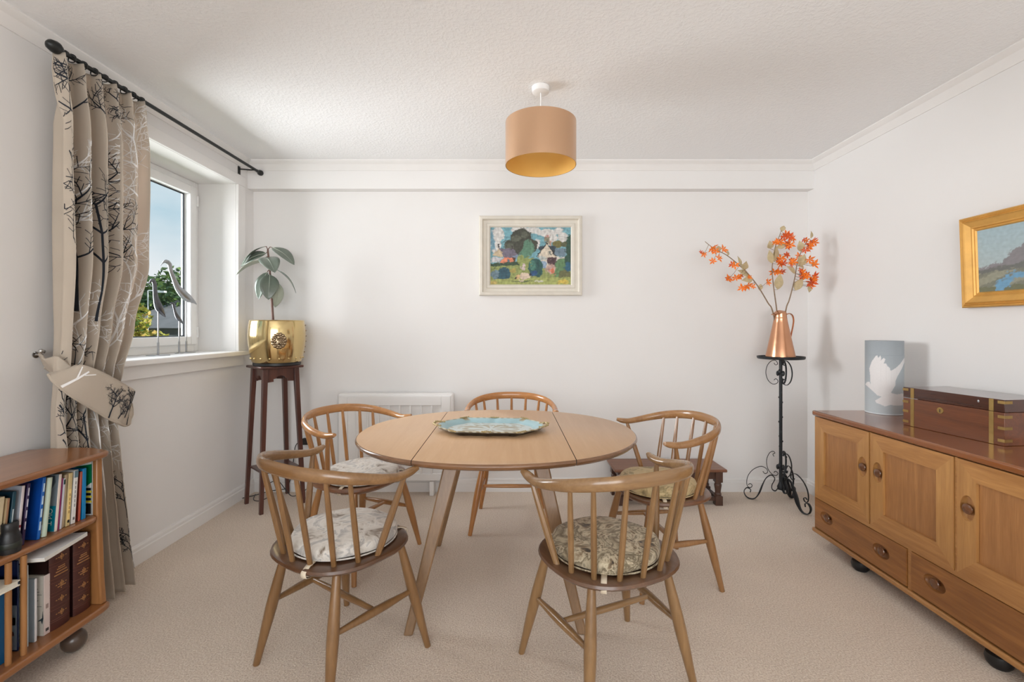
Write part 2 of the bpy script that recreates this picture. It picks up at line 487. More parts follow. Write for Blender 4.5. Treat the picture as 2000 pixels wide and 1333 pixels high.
# bulkhead along the back wall
room('trim_1', box(XL, XR, 3.295, YB, 2.19, ZC), M['wall'])
# coving
def cove(name, p0, p1, inward):
    a, c, n = Vector(p0), Vector(p1), Vector(inward)
    prof = [(0, 0), (0, -0.062), (0.006, -0.062), (0.012, -0.05), (0.03, -0.024), (0.052, -0.012), (0.058, -0.006), (0.058, 0)]
    rings = [[(q + n * u) + Vector((0, 0, ZC + w)) for u, w in prof] for q in (a, c)]
    room(name, MB().loft(rings), M['trim'], angle=20)
cove('trim_2', (XL, YR, 0), (XL, 3.295, 0), (1, 0, 0))
cove('trim_3', (XR, YR, 0), (XR, 3.295, 0), (-1, 0, 0))
cove('trim_4', (XL, 3.295, 0), (XR, 3.295, 0), (0, -1, 0))
def skirt(name, p0, p1, inward):
    a, c, n = Vector(p0), Vector(p1), Vector(inward)
    prof = [(0, 0), (0.018, 0), (0.018, 0.068), (0.013, 0.072), (0.013, 0.086), (0.009, 0.094), (0, 0.096)]
    rings = [[(q + n * u) + Vector((0, 0, w)) for u, w in prof] for q in (a, c)]
    room(name, MB().loft(rings), M['trim'], angle=20)
skirt('baseboard_left', (XL, YR, 0), (XL, YB, 0), (1, 0, 0))
skirt('baseboard_right', (XR, YR, 0), (XR, YB, 0), (-1, 0, 0))
skirt('baseboard_back', (XL, YB, 0), (XR, YB, 0), (0, -1, 0))

# window in the left wall
w1 = tag(thing('window_1', None, None, (XL, 2.55, 1.0)), kind='structure')
sh = (XL, 2.55, 1.0)
ZS = 1.035                                            # top of the sill board
fx0, fx1 = -2.225, -2.165
def ring(mb, x0, x1, y0, y1, z0, z1, w, wb=None):
    wb = wb or w
    return mb.box(x0, x1, y0, y0 + w, z0, z1).box(x0, x1, y1 - w, y1, z0, z1).box(x0, x1, y0 + w, y1 - w, z0, z0 + wb).box(x0, x1, y0 + w, y1 - w, z1 - w, z1)
ring(MB(), fx0, fx1, WY0, WY1, ZS, WZ1, 0.042, 0.05).build('window_frame', M['upvc'], w1, sh, bevel=0.004)
ring(MB(), fx0 + 0.005, fx1 + 0.016, WY0 + 0.036, WY1 - 0.036, ZS + 0.046, WZ1 - 0.036, 0.056).build('sash', M['upvc'], w1, sh, bevel=0.006)
ring(MB(), -2.203, -2.196, WY0 + 0.091, WY1 - 0.091, ZS + 0.101, WZ1 - 0.091, 0.008).build('gasket', M['gasket'], w1, sh)
box(-2.202, -2.197, WY0 + 0.094, WY1 - 0.094, ZS + 0.104, WZ1 - 0.094).build('pane', M['glass'], w1, sh)
box(-2.24, XL + 0.062, WY0 - 0.10, WY1 + 0.075, ZS - 0.03, ZS).build('window_sill', M['trim'], w1, sh, bevel=0.006)
box(XL, XL + 0.022, WY0 - 0.085, WY1 + 0.055, ZS - 0.10, ZS - 0.03).build('apron', M['trim'], w1, sh, bevel=0.003)
box(XL, XL + 0.02, WY1, WY1 + 0.082, ZS, WZ1).build('architrave', M['trim'], w1, sh, bevel=0.003)
box(XL, XL + 0.02, WY0 - 0.082, WY0, ZS, WZ1).build('architrave', M['trim'], w1, sh, bevel=0.003)
box(XL, XL + 0.02, WY0 - 0.082, WY1 + 0.082, WZ1, WZ1 + 0.07).build('architrave', M['trim'], w1, sh, bevel=0.003)
for z in (ZS + 0.13, WZ1 - 0.13):
    MB().tube([(-2.148, WY1 - 0.034, z - 0.035), (-2.148, WY1 - 0.034, z + 0.035)], 0.007, 8).build('hinge', M['upvc'], w1, sh)

# ------------------------------------------------------------------ outside
room('ground_outside', box(-60, -2.4, -20, 70, -3.2, -3.0), plain('lawn', S(96, 116, 60), 0.95, var=0.25, scale=1.5))
def tree(name, label, base, height, crown_c, crown_r, cols, n, leaf):
    t = thing(name, label, 'tree', base, 0, 'trees outside the window')
    tr = MB().tube([(0, 0, 0), (0.1, 0.05, height * 0.3), (-0.05, 0, height * 0.75)], [0.2, 0.15, 0.06], 8)
    for k in range(5):
        a = k * 1.3
        tr.tube([(0, 0, height * (0.3 + 0.07 * k)), (math.cos(a) * 0.8, math.sin(a) * 0.8, height * (0.55 + 0.07 * k))], [0.07, 0.03], 6)
    tr.build('trunk', M['twig'], t)
    rnd = random.Random(hash(label) % 1000 if False else len(label))
    blobs = []
    for k in range(26):
        while True:
            q = Vector((rnd.uniform(-1, 1), rnd.uniform(-1, 1), rnd.uniform(-1, 1)))
            if q.length < 1: break
        blobs.append((Vector((q.x * crown_r[0], q.y * crown_r[1], q.z * crown_r[2] + crown_c)) * 1.0, rnd.uniform(0.3, 0.5) * min(crown_r)))
    mbs = [MB() for _ in cols]
    for k in range(n):
        bc, br = blobs[rnd.randrange(len(blobs))]
        while True:
            q = Vector((rnd.uniform(-1, 1), rnd.uniform(-1, 1), rnd.uniform(-1, 1)))
            if 0.2 < q.length < 1: break
        q = q.normalized() * br * rnd.uniform(0.75, 1.05) + bc
        u = Vector((rnd.uniform(-1, 1), rnd.uniform(-1, 1), rnd.uniform(-.6, .6))).normalized()
        w = u.cross(Vector((rnd.uniform(-1, 1), rnd.uniform(-1, 1), rnd.uniform(-1, 1)))).normalized()
        s_ = leaf * rnd.uniform(0.6, 1.3)
        mbs[rnd.randrange(len(cols))].add([q - u * s_, q + w * s_ * .5, q + u * s_, q - w * s_ * .5], [(0, 1, 2, 3)])
    for c, mb in zip(cols, mbs):
        tag(mb.build('crown', c, t, smooth=False), kind='stuff')
    return t
G1 = plain('leaf_green_a', S(100, 128, 58), 0.7, var=0.3, scale=3)
G2 = plain('leaf_green_b', S(66, 96, 52), 0.7, var=0.3, scale=3)
G3 = plain('leaf_yellow_green', S(176, 172, 70), 0.7, var=0.2, scale=3)
G4 = plain('leaf_gold', S(206, 176, 96), 0.7, var=0.2, scale=3)
q = P(285, 600, 15.0)
tree('garden_tree', 'tall dark green tree seen through the window, behind the yellow one', (q.x, q.y, -3), 5.4, 4.6, (1.7, 1.7, 1.5), [G1, G2, G2], 9000, 0.10)
q = P(345, 580, 19.0)
tree('garden_tree', 'green tree rising behind the grey roof outside the window', (q.x, q.y, -3), 5.8, 4.9, (1.9, 1.9, 1.6), [G1, G2, G2], 7000, 0.12)
q = P(255, 620, 10.5)
tree('garden_tree', 'nearer yellow-green tree low in the window beside the curtain', (q.x, q.y, -3), 3.8, 3.2, (.85, .85, 1.35), [G1, G3, G3, G4], 8000, 0.07)
q = P(205, 600, 17.0)
tree('garden_tree', 'green tree mostly hidden behind the curtain outside', (q.x - .5, q.y, -3), 4.6, 4.0, (1.9, 1.9, 1.5), [G1, G2, G3], 7000, 0.11)
# grey roofed house
hq = P(350, 657, 13.0)
h = thing('neighbour_house', 'grey slate-roofed house beyond the window, behind the smallest bird', 'house', (hq.x, hq.y, -3))
HR = plain('roof_slate', S(126, 124, 124), 0.8, var=0.15, scale=3)
HW = plain('house_wall', S(96, 98, 100), 0.85, var=0.1)
box(-1.5, 3.0, 0, 3.5, 0, 4.25).build('wall', HW, h)
rf = MB().add([(-1.8, -0.3, 4.2), (3.2, -0.3, 4.2), (3.2, 1.75, 5.15), (-1.2, 1.75, 5.15), (-1.8, 3.8, 4.2), (3.2, 3.8, 4.2)],
              [(0, 1, 2, 3), (3, 2, 5, 4), (0, 3, 4), (1, 5, 2), (0, 4, 5, 1)])
rf.build('roof', HR, h, smooth=False)
for k in range(4):
    wdw = box(-1.2 + k * 0.75, -0.8 + k * 0.75, -0.05, 0.02, 3.3, 4.0).build('window', M['upvc'], h)
    box(-1.16 + k * 0.75, -0.84 + k * 0.75, -0.06, -0.05, 3.34, 3.96).build('pane', M['gasket'], wdw)
lp = P(289, 568, 12.2)
t = thing('street_lamp', 'thin white street lamp standing among the trees outside', 'street lamp', (lp.x, lp.y, -3))
zt = lp.z + 3
MB().tube([(0, 0, 0), (0, 0, zt)], 0.014, 8).build('post', M['upvc'], t)
MB().tube([(0, 0, zt), (0.25, 0.08, zt)], 0.012, 8).build('arm', M['upvc'], t)
box(0.2, 0.4, 0.03, 0.13, zt - 0.05, zt).build('lantern', M['upvc'], t)

# ------------------------------------------------------------------ dining chairs
def chair_bow_pts():
    half = [(0, -0.255, .742), (.07, -0.25, .741), (.135, -0.23, .737), (.195, -0.19, .729), (.24, -0.135, .717), (.264, -0.065, .702), (.27, 0.0, .690), (.266, 0.045, .686), (.266, 0.082, .690), (.272, 0.108, .697)]
    hh = [.0225, .0225, .022, .0215, .020, .018, .016, .0145, .0135, .008]
    ww = [.0105, .0105, .011, .012, .0135, .015, .0165, .0175, .017, .010]
    full = [(-x, y, z, a, c) for (x, y, z), a, c in list(zip(half, hh, ww))[:0:-1]] + [(x, y, z, a, c) for (x, y, z), a, c in zip(half, hh, ww)]
    return smooth_path(full, 5)
def seat_pts(k=1.0, n=40):
    out = []
    for i in range(n):
        a = 2 * math.pi * i / n
        c, s_ = math.cos(a), math.sin(a)
        e_ = 2 / 2.5
        out.append((0.232 * k * math.copysign(abs(c) ** e_, c) * (1.0 if s_ > 0 else 0.985), (0.205 if s_ > 0 else 0.222) * k * math.copysign(abs(s_) ** e_, s_)))
    return out
def make_chair(label):
    t = thing('dining_chair', label, 'chair')
    rings = [[(x, y, z) for x, y in seat_pts(k)] for k, z in ((0.3, .388), (.84, .386), (.97, .402), (1.0, .410), (.985, .418), (.95, .4205), (.8, .417), (.4, .411), (.05, .410))]
    MB().loft(rings).build('seat', M['seat'], t)
    bp_ = chair_bow_pts()
    MB().tube([p[:3] for p in bp_], [p[3] for p in bp_], 12, up=(0, 0, 1), rad2=[p[4] for p in bp_]).build('bow_rail', M['chair_x'], t)
    for k in range(7):
        a = R(-66 + 22 * k)
        bx, by = 0.205 * math.sin(a), -0.193 * math.cos(a)
        want = 0.252 * math.sin(a * 1.03)
        tp = min((p for p in bp_ if p[1] < 0.0), key=lambda p: abs(p[0] - want))
        pts = [Vector((bx, by, .412)).lerp(Vector(tp[:3]), q / 4) for q in range(5)]
        MB().tube(pts, [.0085, .0098, .0098, .0088, .007], 8).build('spindle', M['chair'], t)
    for s_ in (-1, 1):
        pts = [Vector((s_ * .203, -0.015, .412)).lerp(Vector((s_ * .266, .055, .688)), q / 4) for q in range(5)]
        MB().tube(pts, [.010, .0125, .0125, .011, .008], 8).build('spindle', M['chair'], t)
    tops = {(1, 1): (.165, .125), (-1, 1): (-.165, .125), (1, -1): (.145, -.13), (-1, -1): (-.145, -.13)}
    feet = {(1, 1): (.237, .195), (-1, 1): (-.237, .195), (1, -1): (.205, -.205), (-1, -1): (-.205, -.205)}
    ax = {}
    for k in tops:
        a_, b_ = Vector((*tops[k], .395)), Vector((*feet[k], 0.0))
        ax[k] = (a_, b_)
        fr_ = [0, .1, .25, .4, .5, .65, .85, 1]
        MB().tube([a_.lerp(b_, q) for q in fr_], [.013, .0145, .0175, .0195, .0195, .0175, .0135, .0115], 12).build('leg', M['chair'], t)
    mids = []
    for s_ in (-1, 1):
        a_ = ax[(s_, 1)][0].lerp(ax[(s_, 1)][1], .45); b_ = ax[(s_, -1)][0].lerp(ax[(s_, -1)][1], .45)
        mids.append((a_ + b_) / 2)
        MB().tube([a_.lerp(b_, q / 6) for q in range(7)], [.008, .0105, .0135, .0145, .0135, .0105, .008], 10).build('side_stretcher', M['chair'], t)
    MB().tube([mids[0].lerp(mids[1], q / 6) for q in range(7)], [.008, .010, .0115, .012, .0115, .010, .008], 10).build('cross_stretcher', M['chair_x'], t)
    return t
proto = make_chair('')
CHAIRS = [  # x, y, turn, tint (wood tone plus painted-in light and shade), cushion material, label, cushion label
    (-0.630, 1.690, -33, (0.72, 0.70, 0.66), 'cush_a', 'low-backed wooden dining chair nearest the camera on the left, back turned to us', 'pale grey leaf-patterned seat pad on the front left dining chair'),
    (0.320, 1.605, 23.5, (0.82, 0.86, 0.88), 'cush_b', 'low-backed wooden dining chair nearest the camera on the right, back turned to us', 'dark brown leaf-patterned seat pad on the front right dining chair'),
    (-0.02, 2.84, 180, (1.3, 1.04, 0.76), 'cush_a', 'orange-toned dining chair on the far side of the table, facing the camera', 'leaf-patterned seat pad on the far chair, hidden by the table'),
    (0.705, 2.255, 99, (0.98, 0.92, 0.86), 'cush_d', 'wooden dining chair at the right of the table, in front of the small bench', 'tan leaf-patterned seat pad on the chair by the small bench'),
    (-0.805, 2.42, -117, (1.2, 1.05, 0.88), 'cush_a', 'honey-toned dining chair at the left of the table, in front of the white heater', 'grey leaf-patterned seat pad on the chair in front of the heater'),
]
def make_cushion(mat, label):
    t = thing('seat_cushion', label, 'cushion')
    rings = []
    for k, z in ((.3, .0), (.9, .0), (.985, .008), (1.0, .018), (1.0, .026), (.975, .038), (.9, .046), (.6, .051), (.05, .052)):
        ring_ = []
        for i in range(48):
            a = 2 * math.pi * i / 48
            rr = .186 * k * (1 + .012 * math.sin(3 * a + .5) + .008 * math.sin(7 * a))
            ring_.append((rr * math.cos(a), rr * .97 * math.sin(a), z + .002 * math.sin(5 * a) * (k > .5) * (z > 0)))
        rings.append(ring_)
    MB().loft(rings).build('pad', M[mat], t)
    pip = [(.187 * math.cos(2 * math.pi * i / 48), .182 * math.sin(2 * math.pi * i / 48), .005) for i in range(49)]
    MB().tube(pip, .0028, 6).build('piping', M[mat], t)
    for a in (-98, 28, 152):
        ca, sa = math.cos(R(a)), math.sin(R(a))
        rad = .222 if a < 0 else .222
        tx, ty = -sa, ca
        mb = MB()
        prof = [(.175, .0045), (rad - .018, .0035), (rad + .006, -.006), (rad + .0075, -.014), (rad + .002, -.026), (rad - .02, -.034)]
        vs = []
        for r_, z_ in prof:
            for w_ in (-.009, .009):
                vs.append((ca * r_ + tx * w_, sa * r_ * (1.0 if a < 0 else .96) + ty * w_ - (.012 if a < 0 else 0), z_))
        mb.add(vs, [(2 * i, 2 * i + 1, 2 * i + 3, 2 * i + 2) for i in range(len(prof) - 1)])
        mb.build('strap', M['strap'], t, solid=.0016)
    return t
cush_proto = {}
for i, (x, y, a, tint, cm, lab, clab) in enumerate(CHAIRS):
    c = proto if i == 0 else copy_tree(proto)
    c.location = (x, y, 0); c.rotation_euler = (0, 0, R(a))
    tag(c, lab, 'chair', 'dining chairs around the table')
    for ch in c.children:
        ch.color = (*tint, 1)
    if cm not in cush_proto:
        k = cush_proto[cm] = make_cushion(cm, clab)
    else:
        k = copy_tree(cush_proto[cm])
    tag(k, clab, 'cushion', 'seat pads on the dining chairs')
    v = Matrix.Rotation(R(a), 3, 'Z') @ Vector((0, 0.008, 0))
    k.location = (x + v.x, y + v.y, .4205); k.rotation_euler = (0, 0, R(a + (30, -28, 0, 10, -10)[i]))

# ------------------------------------------------------------------ drop-leaf table
TX, TY, TZ = -0.078, 2.115, 0.722
tb = thing('dining_table', 'oval drop-leaf elm dining table in the middle of the room', 'table', (TX, TY, 0), R(0.6))
TA, TB_ = 0.622, 0.538
def oval(x0, x1, n=40, k=1.0):
    def yy(x):
        return TB_ * k * (max(0.0, 1 - (abs(x) / (TA * k)) ** 2.12)) ** (1 / 2.12)
    xs = [x0 + (x1 - x0) * (0.5 - 0.5 * math.cos(math.pi * i / n)) for i in range(n + 1)]
    top = [(x, yy(x)) for x in xs]
    bot = [(x, -yy(x)) for x in reversed(xs)]
    out = []
    for p in top + bot:
        if not out or (Vector(p) - Vector(out[-1])).length > 1e-4:
            out.append(p)
    if (Vector(out[0]) - Vector(out[-1])).length < 1e-4:
        out.pop()
    return out
def slab(name, x0, x1):
    # rounded edge: stacked outlines shrink towards the underside
    rings = []
    for k, z in ((.955, TZ - .026), (.978, TZ - .024), (.995, TZ - .015), (1.0, TZ - .009), (.997, TZ - .003), (.990, TZ)):
        a0 = x0 if abs(x0) < .5 else x0 * k
        a1 = x1 if abs(x1) < .5 else x1 * k
        n = 40
        def yy(x):
            return TB_ * k * (max(0.0, 1 - (abs(x) / (TA * k)) ** 2.12)) ** (1 / 2.12)
        xs = [a0 + (a1 - a0) * (0.5 - 0.5 * math.cos(math.pi * i / n)) for i in range(n + 1)]
        pr = [(x, max(yy(x), .0008)) for x in xs] + [(x, -max(yy(x), .0008)) for x in reversed(xs)]
        rings.append([(x, y, z) for x, y in pr])
    o = MB().loft(rings).build(name, M['table_y'], tb)
    o.data.materials.append(M['table_edge'])               # the rounded rim is stained darker
    for p in o.data.polygons:
        if abs(p.normal.z) < .9: p.material_index = 1
    return o
slab('table_top', -0.2915, 0.2915)
slab('drop_leaf', -TA, -0.2945)
slab('drop_leaf', 0.2945, TA)
for sx in (-1, 1):
    for sy in (-1, 1):
        a_, b_ = Vector((sx * .175, sy * .20 + .03, TZ - .05)), Vector((sx * .338, sy * .365 + .045, 0))
        rings = []
        for q in (0, .5, 1):
            p = a_.lerp(b_, q); w_ = .033 - .015 * q; h_ = .016 - .003 * q
            rings.append([(p.x - w_, p.y - h_, p.z), (p.x + w_, p.y - h_, p.z), (p.x + w_, p.y + h_, p.z), (p.x - w_, p.y + h_, p.z)])
        MB().loft(rings).build('leg', M['table_leg'], tb, bevel=.006, angle=30)
box(-.22, .22, -.27, .33, TZ - .052, TZ - .026).build('underframe', M['table_leg'], tb, bevel=.004)

# ------------------------------------------------------------------ florentine tray
tr = thing('serving_tray', 'pale blue gilt-edged serving tray in the middle of the table', 'tray', (-0.110, 2.125, TZ + .001), R(-4))
def tray_r(a):
    c, s_ = abs(math.cos(a)), abs(math.sin(a))
    r = min(.238 / max(c, 1e-6), .156 / max(s_, 1e-6), .238 / (c * .80 + s_ * .78))
    r2 = 1 / ((c / .245) ** 2.6 + (s_ / .165) ** 2.6) ** (1 / 2.6)
    r = .7 * r + .3 * r2
    return r * (1 + .020 * math.cos(8 * a) * 1.0 + .016 * math.cos(16 * a))
NA = 144
rings, cols = [], []
prof = [(.02, .004), (.25, .004), (.5, .004), (.62, .004), (.74, .004), (.80, .005), (.84, .012), (.90, .019), (.95, .022), (.985, .026), (1.0, .025), (1.0, .019), (.9, .011), (.8, .0), (.02, .0)]
fine = []
for i in range(len(prof) - 1):
    for k in range(5 if prof[i + 1][0] > prof[i][0] and prof[i][0] < .8 else 1):
        q = k / (5 if prof[i + 1][0] > prof[i][0] and prof[i][0] < .8 else 1)
        fine.append((prof[i][0] * (1 - q) + prof[i + 1][0] * q, prof[i][1] * (1 - q) + prof[i + 1][1] * q, i))
fine.append((*prof[-1], 14))
BL, PALE, GO, DK = S(160, 190, 196), S(202, 210, 208), S(158, 142, 108), S(40, 34, 26)
M['gilt'] = plain('worn_gilt', S(170, 152, 110), 0.5, 0.3, var=0.25, scale=80)
for k_, z_, idx in fine:
    rg = []
    for i in range(NA):
        a = 2 * math.pi * i / NA
        r_ = tray_r(a) * k_
        rg.append((r_ * math.cos(a), r_ * math.sin(a), z_))
        x_, y_ = r_ * math.cos(a), r_ * math.sin(a)
        if idx >= 11: c = DK
        elif k_ > .975: c = GO if math.sin(a * 34) > -.3 else S(206, 198, 176)
        elif k_ > .79:
            c = BL
            if abs(math.sin(2 * (a if abs(math.cos(a)) < .5 else a))) > .985 and k_ > .86: c = GO
        else:
            w_ = math.sin(70 * x_ + 2.5 * math.sin(60 * y_)) * math.sin(85 * y_ + 2.5 * math.sin(50 * abs(x_)))
            rr = math.hypot(x_ / .19, y_ / .12)
            petal = abs(math.sin(4 * a)) > .86 and .15 < rr < .75
            ring2 = abs(rr - .55 - .1 * math.cos(8 * a)) < .05
            c = GO if (petal or ring2 or (w_ > .62 and rr > .3)) else PALE
            if c is GO: c = tuple(.8 * p + .2 * q for p, q in zip(GO, PALE))
        cols.append(c)
    rings.append(rg)
MB().loft(rings).build('dish', M['vcol_gloss'], tr, colors=cols)
for s_ in (-1, 1):
    pts = smooth_path([(s_ * .222, -.045, .024), (s_ * .245, -.04, .027), (s_ * .262, -.02, .030), (s_ * .258, 0, .031), (s_ * .264, .02, .030), (s_ * .246, .04, .027), (s_ * .222, .045, .024)], 6)
    mb = MB().tube(pts, [.0040 + .0016 * math.sin(i * 1.7) for i in range(len(pts))], 8)
    mb.build('handle', M['gilt'], tr)
for a in (45, 135, 225, 315, 90, 270):
    r_ = tray_r(R(a)) * .97
    mb = MB()
    for k in range(-2, 3):
        mb.ball((r_ * math.cos(R(a + k * 3.2)), r_ * math.sin(R(a + k * 3.2)), .026), .0075 - abs(k) * .0014, None, .004, 8, 5)
    mb.build('gilt_ornament', M['gilt'], tr)

# ------------------------------------------------------------------ pendant lamp
lx, ly = 0.129, 2.27
t = thing('pendant_lamp', 'satin copper-coloured drum pendant lamp hanging from the ceiling', 'lamp', (lx, ly, ZC))
MB().lathe([(.01, -.03), (.036, -.03), (.042, -.026), (.044, -.004), (.044, -.0005), (.01, -.0005)], 32).build('ceiling_rose', M['upvc'], t)
MB().tube([(0, 0, -.03), (0, 0, -.19)], .0028, 8).build('flex', M['upvc'], t)
zb, zt2, rs = 1.992 - ZC, 2.203 - ZC, .174
shd = MB().loft([[(r_ * math.cos(2 * math.pi * k / 72), r_ * math.sin(2 * math.pi * k / 72), z) for k in range(72)] for r_, z in ((rs - .0015, zb), (rs, zb), (rs, zt2), (rs - .0015, zt2), (rs - .0015, zb))], True, False)
shd.build('shade', M['shade_out'], t)
ln = MB()
ln.loft([[((rs - .003) * math.cos(2 * math.pi * k / 72), (rs - .003) * math.sin(2 * math.pi * k / 72), z) for k in range(72)] for z in (zb + .0005, zt2 - .0005)], True, False)
ln.build('lining', M['shade_in'], t)
MB().lathe([(.012, -.185), (.02, -.19), (.02, -.235), (.017, -.24), (.005, -.241)], 20).build('lampholder', M['upvc'], t)
MB().lathe([(.012, -.235), (.013, -.245), (.028, -.27), (.03, -.29), (.022, -.31), (.004, -.317)], 20).build('bulb', plain('bulb_glass', (.86, .85, .83), .2), t)
mb = MB()
for k in range(3):
    a = k * 2.094 + .4
    mb.tube([(.02 * math.cos(a), .02 * math.sin(a), -.215), ((rs - .003) * math.cos(a), (rs - .003) * math.sin(a), zt2 - .004)], .0015, 6)
mb.build('spider', M['upvc'], t)

# ------------------------------------------------------------------ wall heater, socket, cable
hx0, hx1, hz0, hz1 = -1.268, -0.436, .098, .727
t = thing('wall_heater', 'white ribbed electric heater on the back wall', 'heater', ((hx0 + hx1) / 2, YB, 0))
sh = ((hx0 + hx1) / 2, YB, 0)
box(hx0, hx1, YB - .085, YB - .02, hz0, hz1).build('body', M['heater'], t, sh, bevel=.018, seg=3)
yf = YB - .10
n = 9
s0, s1 = (678 - VX) * 3.27 / F, (862 - VX) * 3.27 / F
pitch = (s1 - s0 + .013) / n
MB().box(hx0 + .02, s0, yf, YB - .084, hz0 + .01, hz1 - .02).box(s1, hx1 - .02, yf, YB - .084, hz0 + .01, hz1 - .02).box(s0, s1, yf, YB - .084, hz1 - .085, hz1 - .02).box(s0, s1, yf, YB - .084, hz0 + .01, hz0 + .06).build('front_panel', M['heater'], t, sh, bevel=.003)
for k in range(n - 1):
    x_ = s0 + (k + 1) * pitch - .013
    box(x_, x_ + .013, yf, YB - .084, hz0 + .06, hz1 - .085).build('rib', M['heater'], t, sh, bevel=.002)
for x_ in ((843 - VX) * 3.27 / F, hx0 + .09):
    box(x_ - .016, x_ + .016, YB - .10, YB - .02, 0, hz0 + .004).build('foot', M['heater'], t, sh, bevel=.003)
for x_ in (hx0 + .2, hx1 - .2):
    box(x_ - .03, x_ + .03, YB - .021, YB, .35, .5).build('wall_bracket', M['heater'], t, sh)
q = P(606, 862, YB)
t = thing('power_socket', 'white wall socket beside the heater, left of it', 'socket', (q.x, YB, q.z))
box(-.073, .073, -.009, 0, -.043, .043).build('plate', M['upvc'], t, bevel=.003)
box(-.05, -.036, -.012, -.009, .012, .03).build('switch', M['upvc'], t, bevel=.001)
t2 = thing('mains_plug', 'black mains plug in the wall socket by the heater', 'plug', (q.x - .022, YB - .009, q.z + .003))
box(-.024, .024, -.034, 0, -.022, .024).build('body', M['black'], t2, bevel=.006)
MB().tube(smooth_path([(-.02, -.018, 0), (-.05, -.02, -.005), (-.075, -.02, -.04), (-.085, -.02, -.12), (-.10, -.03, -.25), (-.13, -.03, -.33), (-.16, -.035, q.z * -1 + .024), (-.24, -.05, -q.z + .018), (-.32, -.10, -q.z + .006), (-.38, -.16, -q.z + .006)], 5), .003, 6).build('cord', M['black'], t2)
cb = MB().tube(smooth_path([(-1.84, 3.27, .012), (-1.80, 3.18, .006), (-1.74, 3.17, .006), (-1.70, 3.24, .03), (-1.76, 3.28, .07), (-1.70, 3.3, .10), (-1.62, 3.26, .05), (-1.56, 3.24, .01), (-1.50, 3.29, .03), (-1.46, 3.33, .09)], 6), .003, 6)
tag(cb.build('loose_cable', M['black']), 'thin black cable looping on the carpet under the plant stand', 'cable')

# ------------------------------------------------------------------ plant stand
PS = (-1.630, 3.135)
ta = math.atan2(2.95 - 3.14, -1.63 + 1.839)            # direction of the left foot to front foot edge
t = thing('plant_stand', 'tall dark mahogany plant stand in the left corner', 'stand', (PS[0], PS[1], 0), ta)
mb = MB().box(-.137, .137, -.137, .137, .925, .942)
mb.build('top', M['stand'], t, bevel=.006)
for sx in (-1, 1):
    for sy in (-1, 1):
        rings = []
        for q, w_ in ((0, .0115), (.25, .0125), (.8, .0145), (1, .016)):
            x_ = sx * (.134 - .036 * q); y_ = sy * (.134 - .036 * q); z_ = .925 * q
            rings.append([(x_ - w_, y_ - w_, z_), (x_ + w_, y_ - w_, z_), (x_ + w_, y_ + w_, z_), (x_ - w_, y_ + w_, z_)])
        MB().loft(rings).build('leg', M['stand'], t, bevel=.002, angle=20)
ap = [(-.09, .925), (-.09, .835), (-.045, .838), (-.045, .856), (-.03, .858)] + [(-.03 + .03 * (1 - math.cos(math.pi * k / 8)), .858 + .02 * math.sin(math.pi * k / 8)) for k in range(1, 8)] + [(.03, .858), (.045, .856), (.045, .838), (.09, .835), (.09, .925)]
for k in range(4):
    Mx = Matrix.Rotation(k * math.pi / 2, 4, 'Z') @ Matrix.Translation((0, -.095, 0)) @ Matrix.Rotation(math.pi / 2, 4, 'X')
    MB().prism(ap, -.005, .005, Mx).build('apron', M['stand'], t, bevel=.001)
box(-.118, .118, -.118, .118, .245, .257).build('shelf', M['stand'], t, bevel=.002)

# ------------------------------------------------------------------ brass planter
pz = .942
t = thing('brass_planter', 'round polished brass planter with a lion mask on the plant stand', 'planter', (-1.612, 3.130, pz))
ring_ = MB().lathe([(.05, 0), (.142, 0), (.147, .004), (.147, .018), (.142, .022), (.05, .022)], 48)
ring_.build('base_ring', M['black'], t)
prof = [(.02, .022), (.158, .022), (.164, .028), (.172, .055), (.183, .11), (.190, .165), (.191, .21), (.187, .26), (.181, .296), (.184, .300), (.1805, .303), (.177, .300), (.18, .26), (.182, .20), (.17, .10), (.15, .05), (.02, .045)]
prof = [(r_ * .93 if r_ > .03 else r_, z_) for r_, z_ in prof]
MB().lathe(prof, 72).build('body', M['pot'], t)
fa = math.atan2(-3.13, 1.63) + R(3)                     # direction towards the room
def on_pot(a, z, r):
    return (r * math.cos(a), r * math.sin(a), z)
lm = MB()
ca, sa = math.cos(fa), math.sin(fa)
def lp_(u, v, w):                                       # local frame on the mask: u sideways, v up, w outward
    return (ca * (.177 + w) - sa * u, sa * (.177 + w) + ca * u, .168 + v)
def rball(u, v, w, r):
    lm.ball(lp_(u, v, w), r, r, r, 8, 6)
rball(0, 0, -.004, .030)
for k in range(14):
    a = 2 * math.pi * k / 14
    rball(.036 * math.cos(a), .042 * math.sin(a), .001, .0125)
    rball(.025 * math.cos(a + .2), .030 * math.sin(a + .2), .006, .009)
rball(0, -.008, .024, .013); rball(-.008, -.016, .024, .009); rball(.008, -.016, .024, .009)
rball(-.011, .010, .021, .006); rball(.011, .010, .021, .006); rball(0, .022, .018, .010); rball(0, -.03, .017, .009)
lm.build('lion_mask', M['pewter'], t)
for k in range(16):
    a = fa + R(-100 + k * 22.5 * .9)
    MB().ball(on_pot(a, .05, .159), .0065, None, None, 8, 5).build('stud', M['pot'], t)
for k in range(6):
    a = fa + R(86)
    r_ = [.1795, .184, .188, .1905, .189, .186][k]
    MB().ball(on_pot(a, .085 + k * .037, r_ * .93), .0055, None, None, 8, 5).build('stud', M['pewter'], t)
MB().lathe([(.005, .265), (.10, .268), (.166, .262), (.166, .25), (.005, .25)], 40).build('soil', M['soil'], t)

